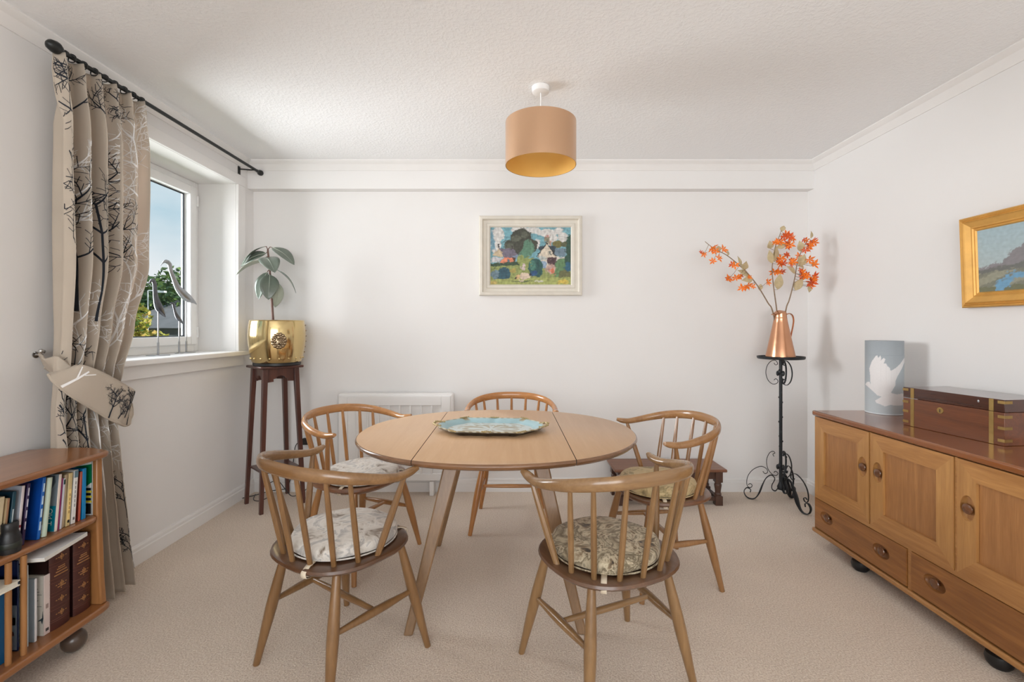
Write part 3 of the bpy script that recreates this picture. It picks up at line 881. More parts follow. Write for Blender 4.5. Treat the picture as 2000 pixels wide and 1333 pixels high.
# rubber plant
def leaf_mb(base, tip, width, nrm, sag=.12, fold=.18, lance=False):
    base, tip = Vector(base), Vector(tip)
    ax_ = tip - base; Ln = ax_.length; ax_.normalize()
    nrm = Vector(nrm); nrm = (nrm - ax_ * nrm.dot(ax_)).normalized()
    sd = ax_.cross(nrm)
    def fn(u, v):
        w_ = width * .5 * (math.sin(math.pi * min(1, v ** .85)) ** .75 if 0 < v < 1 else 0)
        if lance:
            w_ = width * .5 * (math.sin(math.pi * v ** .8) ** 1.15 if 0 < v < 1 else 0)
        s_ = (u - .5) * 2
        return base + ax_ * (Ln * v) + sd * (w_ * s_) + nrm * (math.sin(math.pi * v) * sag * Ln + abs(s_) * w_ * fold)
    return MB().grid(fn, 6, 12)
t = thing('rubber_plant', 'rubber plant with large grey-green leaves growing in the brass planter', 'plant', (-1.612, 3.130, pz + .268))
sh = (-1.612, 3.130, pz + .268)
D0 = 3.13
st = [P(534, 636, D0), P(533, 622, D0), P(530, 575, D0), P(527, 530, D0), P(523, 488, D0)]
MB().tube(smooth_path(st, 4), [.009 - .0002 * i for i in range(17)], 10).build('stem', M['stem'], t, sh)
vc = (Vector((0, 0, CH)) - P(525, 540, D0)).normalized()   # towards the room
up = Vector((0, 0, 1)); rt = vc.cross(up) * -1
LV = [  # base px, tip px, depth shift base/tip, width m, normal, material
    ((517, 482), (475, 516), 0, -.04, .075, up + vc * .1 - rt * .3, 'leaf'),
    ((520, 495), (470, 521), 0, .0, .10, vc * .7 + up * .8, 'leaf'),
    ((519, 510), (461, 538), 0, -.08, .095, up * 1.0 - vc * .1, 'leaf2'),
    ((519, 503), (537, 533), 0, -.14, .125, vc * .75 + up * .55, 'leaf'),
    ((532, 484), (575, 518), 0, -.02, .095, vc * .6 + up * .9, 'leaf'),
    ((540, 527), (578, 573), 0, .04, .10, rt * .9 + up * .5 + vc * .05, 'leaf'),
    ((527, 537), (524, 586), -.02, -.07, .120, vc + up * .15, 'leaf'),
    ((522, 532), (505, 585), 0, -.02, .085, vc * .7 - rt * .5, 'leaf'),
    ((541, 552), (537, 601), .03, .04, .085, vc * .8 + rt * .4, 'leaf2'),
]
for (b0, t0, db, dt, w_, nr, mt) in LV:
    bpos = P(b0[0], b0[1], D0 + db); tpos = P(t0[0], t0[1], D0 + dt)
    o = leaf_mb(bpos, tpos, w_, nr, .10, .14).build('leaf', M[mt], t, sh, solid=.0018)
    frac = min(1, max(0, (622 - b0[1]) / 134))
    anchor = Vector(smooth_path(st, 4)[min(16, 4 + int(frac * 12))])
    MB().tube([anchor, anchor.lerp(bpos, .5) + Vector((0, 0, .012)), bpos], [.0035, .003, .0025], 6).build('leaf_stalk', M['stem'], t, sh)
    ax_ = tpos - bpos
    nn = Vector(nr); nn = (nn - ax_.normalized() * nn.dot(ax_.normalized())).normalized()
    pts = [bpos + ax_ * q + nn * (math.sin(math.pi * q) * .10 * ax_.length + .002) for q in [i / 10 for i in range(10)]]
    MB().tube(pts, [.0022 - .00018 * i for i in range(10)], 5).build('midrib', M['leaf2'], o, sh)

# ------------------------------------------------------------------ wading birds on the sill
def bird(label, foot_px, Xp, body_px, head_w, base_r, mats):
    f0 = PX(Xp, *foot_px); f0.z = ZS
    t = thing('wading_bird', label, 'sculpture', f0, 0, 'wading bird sculptures on the window sill')
    pts = []
    for x_, y_, r_ in body_px:
        q = PX(Xp, x_, y_)
        pts.append((0, q.y - f0.y, q.z - f0.z, r_))
    sp = smooth_path(pts, 5)
    MB().tube([p[:3] for p in sp], [max(p[3], .001) for p in sp], 12, up=(1, 0, 0) if False else None, rad2=[max(p[3], .001) * .8 for p in sp]).build('body', M[mats], t)
    bz = min(p[2] for p in pts if p[3] > .012)
    leg_top = max(.05, min(pts, key=lambda p: abs(p[1]) - p[3])[2])
    MB().tube([(0, 0, .004), (0, 0, leg_top)], .0032, 8).build('leg', M['silver'], t)
    MB().tube([(0, 0, .003), (0, 0, .075)], .0055, 8).build('socket', M['silver'], t)
    MB().lathe([(.005, 0), (base_r, 0), (base_r, .004), (.005, .005)], 32).build('base', M['silver'], t)
    return t, f0
bird('tallest silver wading bird sculpture on the window sill', (364, 690), -2.085,
     [(314, 519, .002), (318, 514, .004), (324, 511, .011), (331, 516, .013), (334, 530, .0125), (340, 546, .014), (347, 562, .019), (357, 574, .026), (366, 582, .026), (374, 587, .017), (380, 591, .008), (384, 595, .002)], 0, .05, 'silver')
bird('middle-sized dark silver wading bird nearest the curtain', (309, 696), -2.03,
     [(291, 554, .002), (294, 550, .006), (299, 548, .011), (302, 556, .0115), (303, 570, .0125), (305, 584, .016), (309, 598, .022), (314, 607, .020), (319, 614, .012), (323, 619, .004)], 0, .055, 'pewter_dark')
bird('smallest dark wading bird between the two larger sculptures', (350, 693), -2.06,
     [(332, 594, .002), (335, 592.5, .005), (338, 594, .007), (340, 602, .007), (343, 612, .0095), (347, 620, .013), (351, 625, .012), (355, 630, .006), (357, 633, .002)], 0, .022, 'pewter_dark')

# ------------------------------------------------------------------ curtain pole, curtain, tie-back
PXX, PZ = -1.812, 2.30
t = thing('curtain_pole', 'black metal curtain pole with ball finials above the window', 'curtain pole', (PXX, 2.55, PZ))
sh = (PXX, 2.55, PZ)
MB().tube([(PXX, 1.865, PZ), (PXX, 3.235, PZ)], .0095, 12).build('rod', M['pole'], t, sh)
for y0, s_, k in ((1.865, -1, 1.0), (3.235, 1, .82)):
    Mx = Matrix.Translation((PXX, y0, PZ)) @ Matrix.Rotation(R(90) * (1 if s_ < 0 else -1), 4, 'X')
    MB().lathe([(.008, 0), (.0125 * k, .002), (.0125 * k, .01), (.008, .014), (.008, .02), (.016 * k, .027), (.0235 * k, .042), (.024 * k, .052), (.019 * k, .07), (.008 * k, .08), (.002, .082)], 20, (0, 0, 0), Mx).build('finial', M['pole'], t, sh)
for y0 in (1.92, 3.19):
    mb = MB().box(XL + .0005, XL + .006, y0 - .011, y0 + .011, PZ - .105, PZ + .012).tube([(XL + .004, y0, PZ - .005), (PXX - .004, y0, PZ - .012)], .005, 8).box(PXX - .014, PXX + .014, y0 - .006, y0 + .006, PZ - .0145, PZ - .0095)
    mb.build('bracket', M['pole'], t, sh)
for k in range(8):
    y0 = 1.885 + k * .050
    MB().tube([(PXX + .0165 * math.cos(2 * math.pi * i / 16), y0 + .003 * math.sin(i), PZ - .005 + .0165 * math.sin(2 * math.pi * i / 16)) for i in range(17)], .0024, 6).build('ring', M['pole'], t, sh)

CW = 1.5                                               # flat width of the cloth
def lerp_tab(tab, z):
    for (z0, a0), (z1, a1) in zip(tab, tab[1:]):
        if z <= z0 and z >= z1:
            q = (z0 - z) / (z0 - z1)
            q = q * q * (3 - 2 * q)
            return a0 + (a1 - a0) * q
    return tab[-1][1] if z < tab[-1][0] else tab[0][1]
YA = [(2.30, 1.812), (1.8, 1.80), (1.3, 1.80), (1.02, 1.80), (.86, 1.79), (.5, 1.80), (0, 1.81)]
YBt = [(2.30, 2.245), (1.9, 2.225), (1.5, 2.20), (1.2, 2.125), (1.0, 2.075), (.86, 2.045), (.6, 2.055), (.3, 2.085), (0, 2.115)]
XC = [(2.30, -1.812), (1.9, -1.800), (1.2, -1.79), (.9, -1.795), (.5, -1.79), (0, -1.785)]
AM = [(2.30, .024), (2.22, .034), (2.0, .058), (1.5, .066), (1.1, .050), (.9, .038), (.5, .052), (0, .058)]
NF = 5.5
def cloth(u, z):                                       # u: 0..1 across, z: height
    ya, yb, xc, am = lerp_tab(YA, z), lerp_tab(YBt, z), lerp_tab(XC, z), lerp_tab(AM, z)
    ph = 2 * math.pi * NF * u
    top = max(0.0, min(1.0, (z - 2.02) / .2))
    wob = .35 * math.sin(3.1 * u * 6 + z * 1.3) + .25 * math.sin(9 * u - 2.0 * z)
    s1 = math.sin(ph + wob * (1 - top))
    # pinch pleats: sharp narrow ridges at the top
    s2 = 1.6 * (max(0, math.sin(ph)) ** 3) - .5
    x = xc + am * (s1 * (1 - top) + s2 * top)
    y = ya + (yb - ya) * (u + .5 / NF / 6.28 * math.sin(2 * ph + 1.0) * (1 - .4 * top) + .014 * math.sin(ph + 1.2))
    return Vector((x, y, z))
ZT = lambda u: 2.282 + .006 * math.sin(2 * math.pi * NF * u)
def cloth_n(u, z):
    e_ = .002
    du = cloth(u + e_, z) - cloth(u - e_, z); dz = cloth(u, z + .004) - cloth(u, z - .004)
    n_ = du.cross(dz).normalized()
    return n_ if n_.x > 0 or True else -n_
t = thing('window_curtain', 'beige linen curtain printed with black and white bare trees, tied back beside the window', 'curtain', (-1.80, 2.0, 0.02))
sh = (-1.80, 2.0, 0.02)
MB().grid(lambda u, v: cloth(u, .022 + (ZT(u) - .022) * v), 230, 110).build('cloth', M['curtain'], t, sh, angle=180, solid=.0018)
def tree2d(x, z, h, rnd, lean=0.0, spread=1.0):
    segs = []
    def grow(p, a, ln, w, depth):
        n_ = 4
        q = p
        for i in range(n_):
            a2 = a + rnd.uniform(-.16, .16)
            r_ = (q[0] + math.sin(a2) * ln / n_ * spread, q[1] + math.cos(a2) * ln / n_)
            segs.append((q, r_, w * (1 - .12 * i), w * (1 - .12 * (i + 1))))
            if depth > 0 and (i > 0 or depth < 3):
                for s_ in (-1, 1):
                    if rnd.random() < (.95 if depth == 3 else .62):
                        grow(r_, a2 + s_ * rnd.uniform(.5, 1.05), ln * rnd.uniform(.34, .5), w * .55, depth - 1)
            q = r_; a = a2
    grow((x, z), lean, h, .0066 * (h / .4) ** .5, 3)
    return segs
def print_on(segs, surf, nrm, off, mb, minw=.0011):
    for (p, q, w0, w1) in segs:
        dx, dz = q[0] - p[0], q[1] - p[1]
        ln = math.hypot(dx, dz)
        if ln < 1e-5: continue
        n_ = max(1, int(ln / .012))
        ex, ez = -dz / ln, dx / ln
        vs = []
        ok = True
        for i in range(n_ + 1):
            k = i / n_
            w_ = max(minw, w0 + (w1 - w0) * k)
            for s_ in (-1, 1):
                a, b_ = p[0] + dx * k + ex * w_ * s_, p[1] + dz * k + ez * w_ * s_
                r_ = surf(a, b_)
                if r_ is None:
                    ok = False; break
                vs.append(r_ + nrm(a, b_) * off)
            if not ok: break
        if ok:
            mb.add(vs, [(2 * i, 2 * i + 1, 2 * i + 3, 2 * i + 2) for i in range(n_)])
def csurf(a, z):
    u = a / CW
    if u < .002 or u > .998 or z < .03 or z > 2.27: return None
    return cloth(u, z)
def cnorm(a, z):
    return cloth_n(a / CW, z)
rnd = random.Random(3)
black, white = MB(), MB()
for (x_, z_, h_) in ((.12, 1.78, .50), (.24, 1.82, .46), (.64, 1.88, .38), (.92, 1.84, .40), (.14, 1.20, .54), (.30, 1.26, .44), (.56, 1.22, .50), (.74, 1.30, .42), (1.0, 1.24, .40),
                     (.10, .42, .58), (.26, .46, .5), (.44, .44, .5), (.60, .40, .44), (.12, .05, .34), (.40, .05, .3), (1.44, .10, .16), (1.42, .34, .16)):
    for off in (.0022,):
        print_on(tree2d(x_, z_, h_, rnd), csurf, cnorm, off, black)
for (x_, z_, h_) in ((1.22, 1.50, .58), (1.0, 1.36, .5), (.68, 1.46, .50), (1.30, .90, .56), (1.05, .84, .52), (1.20, .36, .48), (.92, .42, .46), (.28, 1.40, .42), (.66, .9, .4), (1.36, 1.9, .3), (.28, .80, .4)):
    print_on(tree2d(x_, z_, h_, rnd, 0, .9), csurf, cnorm, .0020, white)
black.build('black_tree_print', M['ink'], t, sh, smooth=False)
white.build('white_tree_print', M['ink_white'], t, sh, smooth=False)

t = thing('curtain_tieback', 'wide beige fabric tie-back band wrapped around the curtain', 'tie-back', (-1.78, 1.95, .92))
sh = (-1.78, 1.95, .92)
TBP = smooth_path([(-1.885, 1.835, 1.070, .024), (-1.80, 1.785, 1.045, .042), (-1.735, 1.775, 1.020, .056), (-1.705, 1.815, .978, .068), (-1.700, 1.89, .930, .076), (-1.700, 1.965, .880, .080), (-1.706, 2.03, .842, .080), (-1.740, 2.072, .828, .074), (-1.80, 2.09, .850, .058), (-1.85, 2.03, .92, .04), (-1.885, 1.86, 1.05, .022)], 8)
def tie(v_, w_):                                       # v_ 0..1 along, w_ -1..1 across
    f_ = v_ * (len(TBP) - 1)
    i = min(int(f_), len(TBP) - 2); q = f_ - i
    p = [TBP[i][k] * (1 - q) + TBP[i + 1][k] * q for k in range(4)]
    d_ = Vector(TBP[i + 1][:3]) - Vector(TBP[i][:3])
    d_ = d_.normalized()
    out = Vector((0, d_.z, -d_.y))                     # across, in the wall plane
    if out.length < .4:
        out = Vector((0, 0, 1))
    out.normalize()
    if out.z < 0: out = -out
    return Vector(p[:3]) + out * (p[3] * w_)
def tnorm(a, b_):
    e_ = .004
    du = tie(min(1, a + e_), b_) - tie(max(0, a - e_), b_); dw = tie(a, b_ + .02) - tie(a, b_ - .02)
    n_ = du.cross(dw).normalized()
    return n_
o = MB().grid(lambda u, v: tie(u, v * 2 - 1), 90, 12).build('band', M['curtain'], t, sh, angle=180, solid=.006)
tp = MB(); tw = MB()
def tsurf(a, z):
    v_ = a; w_ = z
    if not (.02 < v_ < .97 and -.97 < w_ < .97): return None
    return tie(v_, w_)
def squash(segs, x0, z0, kx, kz):
    return [((x0 + (p[0]) * kx, z0 + (p[1]) * kz), (x0 + (q[0]) * kx, z0 + (q[1]) * kz), a, b_) for p, q, a, b_ in segs]
def print_tie(segs, mb):
    for (p, q, w0, w1) in segs:
        A, B = tsurf(*p), tsurf(*q)
        if A is None or B is None: continue
        d_ = (B - A)
        if d_.length < 1e-5: continue
        n_ = tnorm((p[0] + q[0]) / 2, (p[1] + q[1]) / 2)
        if n_.dot(Vector((1, 0, 0))) < 0: n_ = -n_
        e_ = d_.normalized().cross(n_)
        mb.add([A + e_ * w0 + n_ * .0045, A - e_ * w0 + n_ * .0045, B - e_ * w1 + n_ * .0045, B + e_ * w1 + n_ * .0045], [(0, 1, 2, 3)])
rnd = random.Random(11)
for x0, z0, lean, hh in ((.50, -.95, -.1, .13), (.60, -.98, .1, .18), (.665, -.9, .1, .2), (.55, -.98, .2, .1)):
    print_tie(squash(tree2d(0, 0, hh, rnd, lean), x0, z0, .9, 9.0), tp)
for x0, z0, a in ((.24, -.9, 0),):
    base_s = [((0, 0), (.03, .9), .005, .004), ((.03, .9), (.06, 1.6), .004, .003), ((.03, .9), (.012, 1.75), .003, .002), ((.05, 1.3), (.10, 1.6), .002, .002)]
    print_tie([((x0 + p[0], z0 + p[1]), (x0 + q[0], z0 + q[1]), w0, w1) for p, q, w0, w1 in base_s], tw)
tp.build('black_tree_print', M['ink'], t, sh, smooth=False)
tw.build('white_tree_print', M['ink_white'], t, sh, smooth=False)
hem = MB().tube([tie(i / 60, -.96) for i in range(61)], .0042, 6)
hem.build('piping', M['curtain'], t, sh)
t = thing('curtain_hook', 'small chrome tie-back hook on the left wall', 'hook', (XL, 1.835, 1.085))
MB().tube(smooth_path([(0.0, 0, 0), (.025, 0, 0), (.04, -.012, .004), (.045, -.02, .012)], 4), .004, 8).build('arm', M['chrome'], t)
MB().ball((.047, -.022, .016), .0095).build('ball_end', M['chrome'], t)
MB().ball((.02, .012, .012), .0085).build('ball_end', M['chrome'], t)
MB().lathe([(.003, 0), (.013, 0), (.013, .004), (.003, .005)], 16, (0, 0, 0), Matrix.Rotation(R(90), 4, 'Y')).build('plate', M['chrome'], t)

# ------------------------------------------------------------------ bookcase
BX0, BX1, BY0, BY1 = -1.885, -1.556, .86, 1.785
t = thing('bookcase', 'low elm bookcase with rounded shelf ends at the left edge of the picture', 'bookcase', (-1.72, 1.3, 0))
sh = (-1.72, 1.3, 0)
def shelf(name, z0, z1, x1, y1, bulge, x0=BX0):
    pl = [(x0, BY0), (x1, BY0), (x1, y1 - .05)]
    pl += [(x1 - .022 * (1 - math.cos(a)), y1 - .05 + .05 * math.sin(a)) for a in [R(k * 12) for k in range(1, 8)]]
    n_ = 8
    xs, ys = pl[-1]
    pl += [(xs + (x0 - xs) * k / n_, ys + bulge * math.sin(math.pi * k / n_) * (1 - .3 * k / n_)) for k in range(1, n_ + 1)]
    MB().prism(pl, z0, z1).build(name, M['case_y'], t, sh, bevel=.009, seg=3)
shelf('top', .697, .721, BX1, 1.785, .045)
shelf('shelf', .456, .478, -1.578, 1.757, .0, -1.868)
shelf('bottom_shelf', .110, .135, BX1, 1.79, .012)
for y0 in (1.757, .885):
    Mx = Matrix(((1, 0, 0, 0), (0, 0, -1, y0 + .024), (0, 1, 0, 0), (0, 0, 0, 1)))
    MB().prism([(-1.868, .135), (-1.575, .135), (-1.583, .25), (-1.59, .45), (-1.592, .697), (-1.868, .697)], 0, .024, Mx).build('end_panel', M['case_z'], t, sh, bevel=.005)
box(-1.882, -1.868, .885, 1.781, .135, .697).build('back_panel', M['case_z'], t, sh)
for x_ in (46, 16):
    q = PX(-1.588, x_, 1200)
    MB().tube([(-1.588, q.y, .135), (-1.588, q.y, .456)], .0085, 10).build('divider_dowel', M['case_z'], t, sh)
for x_, y_ in ((-1.625, 1.70), (-1.82, 1.70), (-1.625, .95), (-1.82, .95)):
    f_ = MB().ball((x_, y_, .040), .038, .038, .040, 20, 14).tube([(x_, y_, .07), (x_, y_, .112)], .012, 10)
    f_.build('foot', M['foot'], t, sh)

# books
BM = {}
def bmat(c):
    if c not in BM:
        BM[c] = plain('cover_%d_%d_%d' % c, S(*c), 0.42, var=0.05, scale=30)
    return BM[c]
def book(label, y_near, y_far, z, h, depth, cover, spine=None, lean=0.0, xs=-1.625, rnd_=False, cat='book', group=None, pages=True):
    tk = y_far - y_near
    o = thing('book', label, cat, (xs, (y_near + y_far) / 2, z + (tk / 2) * math.sin(abs(R(lean))) + .0004), 0, group)
    o.rotation_euler = (R(-lean), 0, 0)
    c = min(.0025, tk * .25)
    MB().box(-depth, -.002, -tk / 2, -tk / 2 + c, 0, h).box(-depth, -.002, tk / 2 - c, tk / 2, 0, h).build('cover', bmat(cover), o)
    if rnd_:
        n_ = 10
        pl = [(-.006, -tk / 2)] + [(.010 * math.cos(R(-90 + 180 * k / n_)) - .004, tk / 2 * math.sin(R(-90 + 180 * k / n_))) for k in range(n_ + 1)] + [(-.006, tk / 2)]
        MB().prism(pl, 0, h).build('spine', bmat(spine or cover), o)
    else:
        box(-.004, 0, -tk / 2, tk / 2, 0, h).build('spine', bmat(spine or cover), o, bevel=min(.0015, tk * .2))
    box(-depth + .004, -.004, -tk / 2 + c, tk / 2 - c, .003, h - .004).build('pages', M['paper'], o)
    return o, tk
XS = -1.607
def yy(x): return XS * F / (x - VX)
UZ = .478
def spine_mark(o, tk, z0, z1, w, mat, x=.0006):
    box(0, x, -tk * w / 2, tk * w / 2, z0, z1).build('spine_print', mat, o)
def cover_mark(o, tk, x0, x1, z0, z1, mat):
    box(x0, x1, -tk / 2 - .0006, -tk / 2 - .0001, z0, z1).build('cover_print', mat, o)
GUP = 'books on the upper shelf'
o, tk = book('green and white book with black and yellow bars, last before the end panel', yy(181), 1.7555, UZ, .205, .17, (222, 224, 220), (226, 228, 222), 0, XS, group=GUP)
def cover_poly(o, tk, pts, mat, nm='cover_print'):
    Mx = Matrix(((1, 0, 0, 0), (0, 0, -1, -tk / 2 - .0001), (0, 1, 0, 0), (0, 0, 0, 1)))
    MB().prism(pts, 0, .0006, Mx).build(nm, mat, o)
cover_poly(o, tk, [(-.10, .125), (-.03, .105), (-.004, .125), (-.004, .195), (-.06, .185), (-.10, .165)], bmat((0, 118, 70)))
cover_poly(o, tk, [(-.10, .005), (-.006, .005), (-.006, .045), (-.10, .045)], M['black'])
for k in range(3):
    cover_poly(o, tk, [(-.10, .048 + k * .019), (-.004, .048 + k * .019), (-.004, .055 + k * .019), (-.10, .055 + k * .019)], bmat((226, 206, 40)))
    cover_poly(o, tk, [(-.10, .056 + k * .019), (-.006, .056 + k * .019), (-.006, .066 + k * .019), (-.10, .066 + k * .019)], M['black'])
cover_poly(o, tk, [(-.04, .012), (-.024, .012), (-.024, .034), (-.04, .034)], bmat((226, 206, 41)))
o, tk = book('sky-blue hardback book beside the green one', yy(160.5), yy(167.5), UZ, .188, .17, (10, 118, 176), (16, 128, 186), 1, XS, group=GUP)
o, tk = book('rust-red book between the white and blue ones', yy(153), yy(157), UZ, .180, .16, (110, 44, 34), (180, 84, 64), 3, XS, group=GUP)
o, tk = book('white book with a blue top square and small spine lettering', yy(139), yy(147), UZ, .192, .16, (200, 200, 196), (226, 224, 220), 4, XS, group=GUP)
spine_mark(o, tk, .165, .19, .9, bmat((96, 128, 142)))
for k in range(6): spine_mark(o, tk, .06 + k * .016, .071 + k * .016, .22, bmat((150, 150, 150)))
spine_mark(o, tk, .014, .024, .4, bmat((120, 120, 120)))
o, tk = book('cream book with a yellow spine label', yy(129), yy(136), UZ, .188, .15, (176, 156, 120), (206, 184, 132), 4, XS, group=GUP)
spine_mark(o, tk, .02, .13, .7, bmat((238, 208, 136)))
for k in range(5): spine_mark(o, tk, .045 + k * .015, .055 + k * .015, .2, bmat((150, 120, 80)), .001)
spine_mark(o, tk, .012, .022, .5, M['black'], .001)
o, tk = book('beige paperback next to the cream one', yy(122), yy(127), UZ, .186, .15, (170, 152, 122), (186, 168, 138), 4.5, XS - .004, group=GUP)
o, tk = book('slim lilac-white paperback with a dark green tip on its spine', yy(117), yy(120.5), UZ, .176, .15, (188, 190, 200), (206, 204, 214), 5, XS, group=GUP)
spine_mark(o, tk, .155, .172, .9, bmat((14, 60, 56)))
o, tk = book('thin magenta pamphlet between a lilac and a pale paperback', yy(113), yy(115), UZ, .18, .15, (140, 40, 90), (150, 40, 100), 5, XS, group=GUP)
o, tk = book('paperback with a teal and grey photo cover and pale spine', yy(106), yy(111), UZ, .196, .16, (132, 146, 156), (232, 216, 204), 5, XS + .002, group=GUP)
cover_poly(o, tk, [(-.16, .002), (-.004, .002), (-.004, .088), (-.16, .088)], bmat((0, 122, 146)))
cover_poly(o, tk, [(-.10, .10), (-.03, .13), (-.012, .17), (-.016, .192), (-.10, .192)], bmat((84, 98, 108)))
def text(s_, size, mat, o, Mx, nm='lettering'):
    cu = bpy.data.curves.new(nm, 'FONT'); cu.body = s_; cu.size = size; cu.extrude = .0002
    to = bpy.data.objects.new(nm, cu); COL.objects.link(to)
    bpy.context.view_layer.update()
    me = bpy.data.meshes.new_from_object(to.evaluated_get(bpy.context.evaluated_depsgraph_get()))
    bpy.data.objects.remove(to)
    me.materials.clear(); me.materials.append(mat)
    ob = bpy.data.objects.new(nm, me); COL.objects.link(ob); ob.parent = o
    ob.matrix_local = Mx
    return ob
text('Old T', .024, M['white_print'], o, Matrix.Translation((-.030, -tk / 2 - .0010, .08)) @ Matrix.Rotation(R(90), 4, 'X') @ Matrix.Rotation(R(-90), 4, 'Z'))
o, tk = book('book with a pale green spine and olive boards', yy(81), yy(91), UZ, .196, .16, (164, 146, 112), (190, 204, 184), 6, XS, group=GUP, rnd_=True)
cover_mark(o, tk, -.03, -.001, .012, .04, bmat((214, 214, 204)))
o, tk = book('royal blue book standing out from the row', yy(70), yy(76), UZ, .204, .17, (6, 66, 150), (20, 96, 178), 6, XS + .004, group=GUP)
for k in range(4): spine_mark(o, tk, .03 + k * .042, .058 + k * .042, .5, bmat((190, 214, 230)))
o, tk = book('dark purple book left of the royal blue one', yy(44.5), yy(50), UZ, .198, .16, (40, 26, 58), (52, 34, 74), 6, XS - .004, group=GUP)
for k in range(4): spine_mark(o, tk, .05 + k * .036, .075 + k * .036, .4, bmat((200, 196, 210)))
o, tk = book('off-white book with a small red mark on its spine', yy(35), yy(40.5), UZ, .195, .16, (178, 182, 192), (216, 206, 206), 6, XS - .006, group=GUP)
spine_mark(o, tk, .062, .070, .7, bmat((140, 30, 40)))
o, tk = book('dark teal book with a white title strip', yy(17), yy(24), UZ, .185, .16, (14, 46, 62), (20, 66, 82), 6, XS - .006, group=GUP)
spine_mark(o, tk, .05, .13, .35, bmat((190, 200, 204)))
o, tk = book('brown book with cream boards at the left end of the upper row', yy(8), yy(12), UZ, .17, .15, (206, 184, 144), (150, 110, 78), 6, XS - .006, group=GUP)
o, tk = book('ivory book cut off by the left edge of the picture', yy(-8), yy(2), UZ, .18, .15, (214, 200, 166), (206, 190, 156), 6, XS - .008, group=GUP)

LZ = .135
GLO = 'books on the lower shelf'
def dictionary(label, y0, y1):
    o, tk = book(label, y0, y1, LZ, .281, .215, (46, 22, 20), (74, 38, 32), 0, -1.612, rnd_=True, group=GLO)
    for z_ in (.028, .035, .070, .082, .118, .129, .165, .177, .222, .232, .262):
        pts = [(.010 * math.cos(R(-80 + 160 * k / 10)) - .0035, tk / 2 * .99 * math.sin(R(-80 + 160 * k / 10)), z_) for k in range(11)]
        MB().tube(pts, .0011, 5).build('raised_band', bmat((100, 58, 46)), o)
    for z_ in (.052, .100, .153, .247):
        mb = MB()
        for k in range(5):
            mb.box(.0058, .0068, -.021 + k * .0085, -.0165 + k * .0085, z_ - .0012, z_ + .0012)
        mb.box(.0055, .0069, -.0012, .0012, z_ - .011, z_ + .011).box(.0055, .0069, -.0055, -.0040, z_ - .006, z_ + .006).box(.0055, .0069, .0040, .0055, z_ - .006, z_ + .006)
        mb.build('gold_motif', M['gold_print'], o)
    mb = MB()
    for z_, hw in ((.214, .012), (.207, .016), (.198, .020), (.188, .026), (.144, .014), (.137, .003)):
        k = -hw
        while k < hw - .002:
            mb.box(.0052, .0068, k, k + .0035, z_ - .0016, z_ + .0016)
            k += .005
    tag(mb.build('gold_lettering', M['gold_print'], o), kind='stuff')
dictionary('thick brown leather dictionary with gilt spine, next to the end panel', 1.683, 1.753)
dictionary('thick brown leather dictionary with gilt spine under the white booklet', 1.596, 1.672)
XL2 = -1.612
def yl(x): return XL2 * F / (x - VX)
o, tk = book('cream booklet with a figure on its cover and a pinkish spine', yl(86), yl(98), LZ, .205, .15, (226, 220, 208), (216, 200, 194), 0, XL2, group=GLO)
for z_, w_ in ((.16, .004), (.15, .008), (.14, .016), (.12, .005), (.10, .016)):
    cover_mark(o, tk, -.024, -.024 + w_, z_, z_ + .0015, bmat((120, 116, 110)))
cover_poly(o, tk, [(-.022, .05), (-.006, .062), (-.004, .085), (-.002, .06), (-.006, .04), (-.010, .052)], bmat((50, 60, 66)))
spine_mark(o, tk, .012, .022, .5, bmat((70, 66, 66))); spine_mark(o, tk, .09, .105, .4, bmat((150, 130, 124)))
o, tk = book('white and grey book beside the cream booklet', yl(67), yl(71.5), LZ, .212, .16, (170, 178, 186), (232, 230, 232), 0, XL2 + .002, group=GLO)
o, tk = book('thin pale blue magazine behind the divider dowel', yl(54), yl(55.5), LZ, .27, .17, (176, 204, 212), (210, 226, 230), 0, XL2, group=GLO)
o, tk = book('dark blue book with a bottle picture on its cover, between the dowels', yl(40), yl(43), LZ, .295, .2, (10, 26, 64), (14, 34, 80), 0, XL2 - .01, group=GLO)
cover_poly(o, tk, [(-.12, .005), (-.002, .005), (-.002, .15), (-.12, .15)], bmat((150, 160, 170)))
cover_poly(o, tk, [(-.034, .06), (-.024, .06), (-.024, .10), (-.027, .15), (-.031, .15), (-.034, .10)], bmat((206, 200, 190)), 'bottle_print')
cover_poly(o, tk, [(-.024, .085), (-.006, .085), (-.006, .11), (-.024, .11)], bmat((196, 130, 40)), 'bowl_print')
cover_poly(o, tk, [(-.036, .052), (-.010, .050), (-.012, .064), (-.034, .066)], bmat((176, 50, 24)), 'fruit_print')
o, tk = book('blue book on the lower shelf at the left edge', yl(-42), yl(13), LZ, .235, .18, (0, 70, 112), (0, 84, 130), 0, XL2 + .004, group=GLO)
bk = thing('booklet', 'white ring of papers lying flat across the left books on the lower shelf', 'booklet', (-1.62, 1.40, .3715 + .0))
bk['label'] = 'small white book lying flat on the blue book, lower shelf'
box(-.14, .045, -.03, .068, 0, .003).box(-.14, .045, -.03, .068, .015, .018).build('cover', bmat((226, 220, 204)), bk)
box(-.14, .041, -.027, .065, .003, .015).build('pages', M['paper'], bk)
# white booklet lying on the dictionary
pb = thing('paper_stack', 'stack of white paper lying flat on top of the left dictionary', 'paper', (-1.66, 1.615, .4165), R(-8))
pb.rotation_euler = (0, 0, R(11))
for k in range(4):
    box(-.12 + .001 * k, .085 - .0008 * k, -.105, .09 + .001 * k, .0032 * k, .0032 * k + .003).build('sheet_bundle', M['white_print'] if k % 2 else M['paper'], pb)
